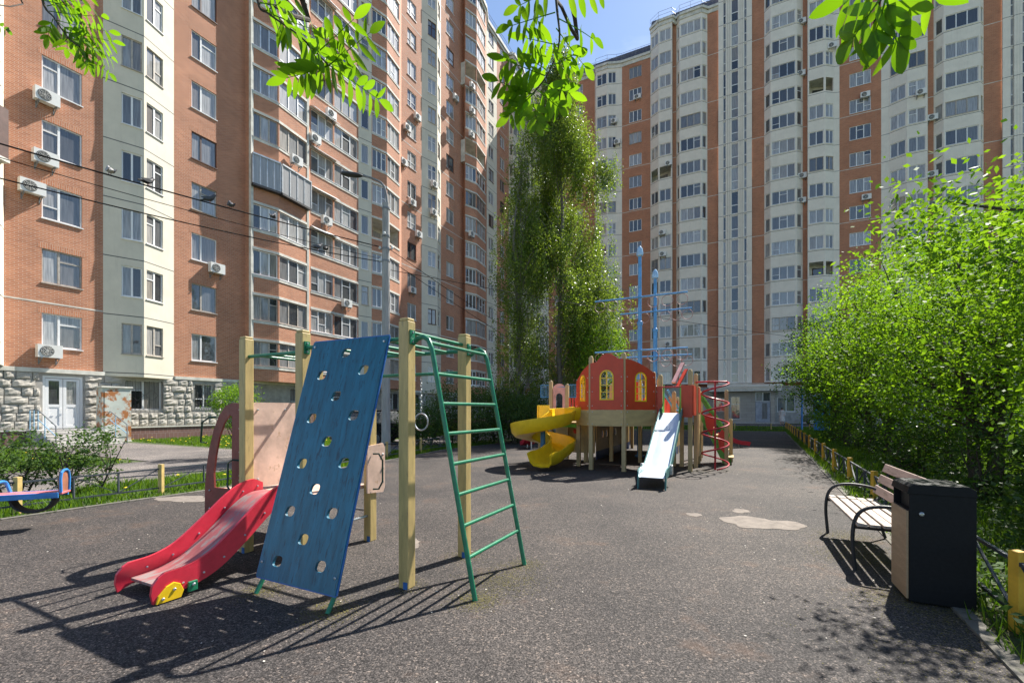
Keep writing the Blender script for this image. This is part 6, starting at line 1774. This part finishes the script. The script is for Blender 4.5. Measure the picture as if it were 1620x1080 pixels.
def compound(px0, py0, px1, py1, dep, LL, seed, pairs=5, dz=.06):
    """One feathered leaf from base to tip; LL is the leaflet length in metres."""
    rd = random.Random(seed); a = at(px0, py0, dep); b = at(px1, py1, dep + rd.uniform(-dz, dz)); a, b = a - RB, b - RB
    d = b - a; L = d.length; m = MB()
    vd = (a + RB - Vector((0, 0, CAM_H))).normalized(); nrm = (vd * rd.uniform(.8, 1.2) + Vector((rd.uniform(-.35, .35), rd.uniform(-.3, .3), rd.uniform(.1, .5)))).normalized()
    nrm = (nrm - d.normalized() * nrm.dot(d.normalized())).normalized(); side = d.normalized().cross(nrm)
    curve = lambda t: a + d * t - Vector((0, 0, 1)) * L * .10 * (t * t - t) * -1 + nrm * L * .05 * math.sin(t * PI)
    for i in range(pairs):
        t = .22 + .70 * i / (pairs - 1); c = curve(t); k = (.72 + .28 * math.sin(PI * min(1, t + .15)))
        for s in (-1, 1):
            dr2 = (side * s * 1.0 + d.normalized() * rd.uniform(.45, .7) - Vector((0, 0, 1)) * rd.uniform(.3, .9) + nrm * rd.uniform(-.25, .25))
            leaflet(m, c, dr2, (nrm + side * s * rd.uniform(-.5, .5)).normalized(), LL * k * rd.uniform(.85, 1.1), LL * k * .15)
    leaflet(m, curve(1.0), d, nrm, LL * .85, LL * .16)
    lf = m.build('leaf', M_LEAF_R, rt, smooth=True)
    MB().tube([curve(t) for t in (0, .25, .5, .75, 1)], [.0016, .0013, .0011, .0009, .0007], 5).build('stalk', M_LEAF_R, lf)
def twig(pts, dep, r0, r1, org):
    q = [at(x, y, dd if isinstance(dd, float) else dep) - RB for x, y, *z in pts for dd in [z[0] if z else dep]]
    q = spline([org] + q, 5); MB().tube(q, [r1 + (r0 - r1) * (1 - i / (len(q) - 1)) ** 4 for i in range(len(q))], 7).build('branch', M_BARK, rt, smooth=True)
twig([(875, -120, 1.15), (880, 0, 1.15), (885, 65, 1.15), (868, 115, 1.15), (842, 150, 1.15)], 1.15, .015, .002, trk[3])
for i, q in enumerate([(884, 30, 938, 62, 3), (878, 20, 806, 42, 5), (884, 72, 830, 60, 5), (872, 105, 906, 88, 4), (862, 120, 800, 96, 5), (858, 132, 902, 148, 4), (845, 150, 788, 128, 5), (842, 150, 806, 182, 4), (842, 152, 852, 196, 4), (866, 112, 848, 100, 3), (880, 45, 925, 105, 4), (886, -14, 955, -12, 4), (880, -20, 820, 10, 4), (850, 142, 884, 170, 4), (846, 148, 816, 150, 4)]):
    compound(*q[:4], 1.15, .058, 200 + i, q[4])
twig([(395, -120, 1.1), (408, 0, 1.1), (425, 22, 1.1), (475, 58, 1.1), (520, 104, 1.1)], 1.1, .02, .002, trk[2])
for i, q in enumerate([(520, 104, 585, 52, 5), (520, 104, 452, 124, 6), (520, 103, 600, 158, 6), (512, 96, 540, 108, 3), (470, 55, 520, 95, 4), (432, 24, 500, 48, 4), (420, 18, 470, -6, 4), (480, 62, 500, 92, 3), (445, 35, 462, 48, 3), (500, 85, 560, 30, 4), (412, 5, 440, 8, 3)]):
    compound(*q[:4], 1.1, .062, 240 + i, q[4])
twig([(45, -140, 1.75), (66, -4, 1.75), (85, 28, 1.75), (108, 60, 1.75), (126, 74, 1.75)], 1.75, .02, .0025, trk[3])
for i, q in enumerate([(66, 0, 130, 12, 5), (78, 18, 160, 26, 6), (88, 32, 172, 50, 6), (100, 50, 178, 66, 6), (110, 62, 176, 92, 6), (122, 72, 172, 116, 5), (92, 36, 128, 60, 4), (84, 30, 76, 58, 4), (106, 58, 106, 78, 3), (74, 10, 148, -8, 5), (60, -10, 110, -6, 4), (118, 68, 140, 104, 5), (98, 46, 150, 80, 5)]):
    compound(*q[:4], 1.75, .058, 280 + i, q[4])
twig([(-60, -100, 1.8), (-30, 10, 1.8), (-8, 38, 1.8)], 1.8, .015, .002, trk[2]); compound(-20, 26, 8, 46, 1.8, .05, 310, 3)
twig([(1395, -140, .62), (1400, -20, .62)], .62, .018, .002, trk[2] + Vector((.1, 0, .3)))
for i, q in enumerate([(1402, -16, 1350, 60, 3), (1400, -10, 1418, 66, 3), (1398, -20, 1480, -8, 3), (1396, -22, 1340, 0, 3), (1402, -5, 1385, 50, 2)]):
    compound(*q[:4], .62, .062, 320 + i, q[4], .02)
# tall sapling twigs above the right trees, reaching over the frame's right edge
tree('leafy_tree', 'branch tips of a tall tree entering at the right picture edge', 'tree', (9.6, 6.9, 0), 5.2, .10, [(-.1, .3, 5.0, 1.05, 1.0, 1.2, 3), (.3, 0, 3.4, 1.2, 1.2, 1.0, 1.5)], 130, 95, .14, .07, M_LEAF, 400, group='trees behind the right fence', limbs=40)
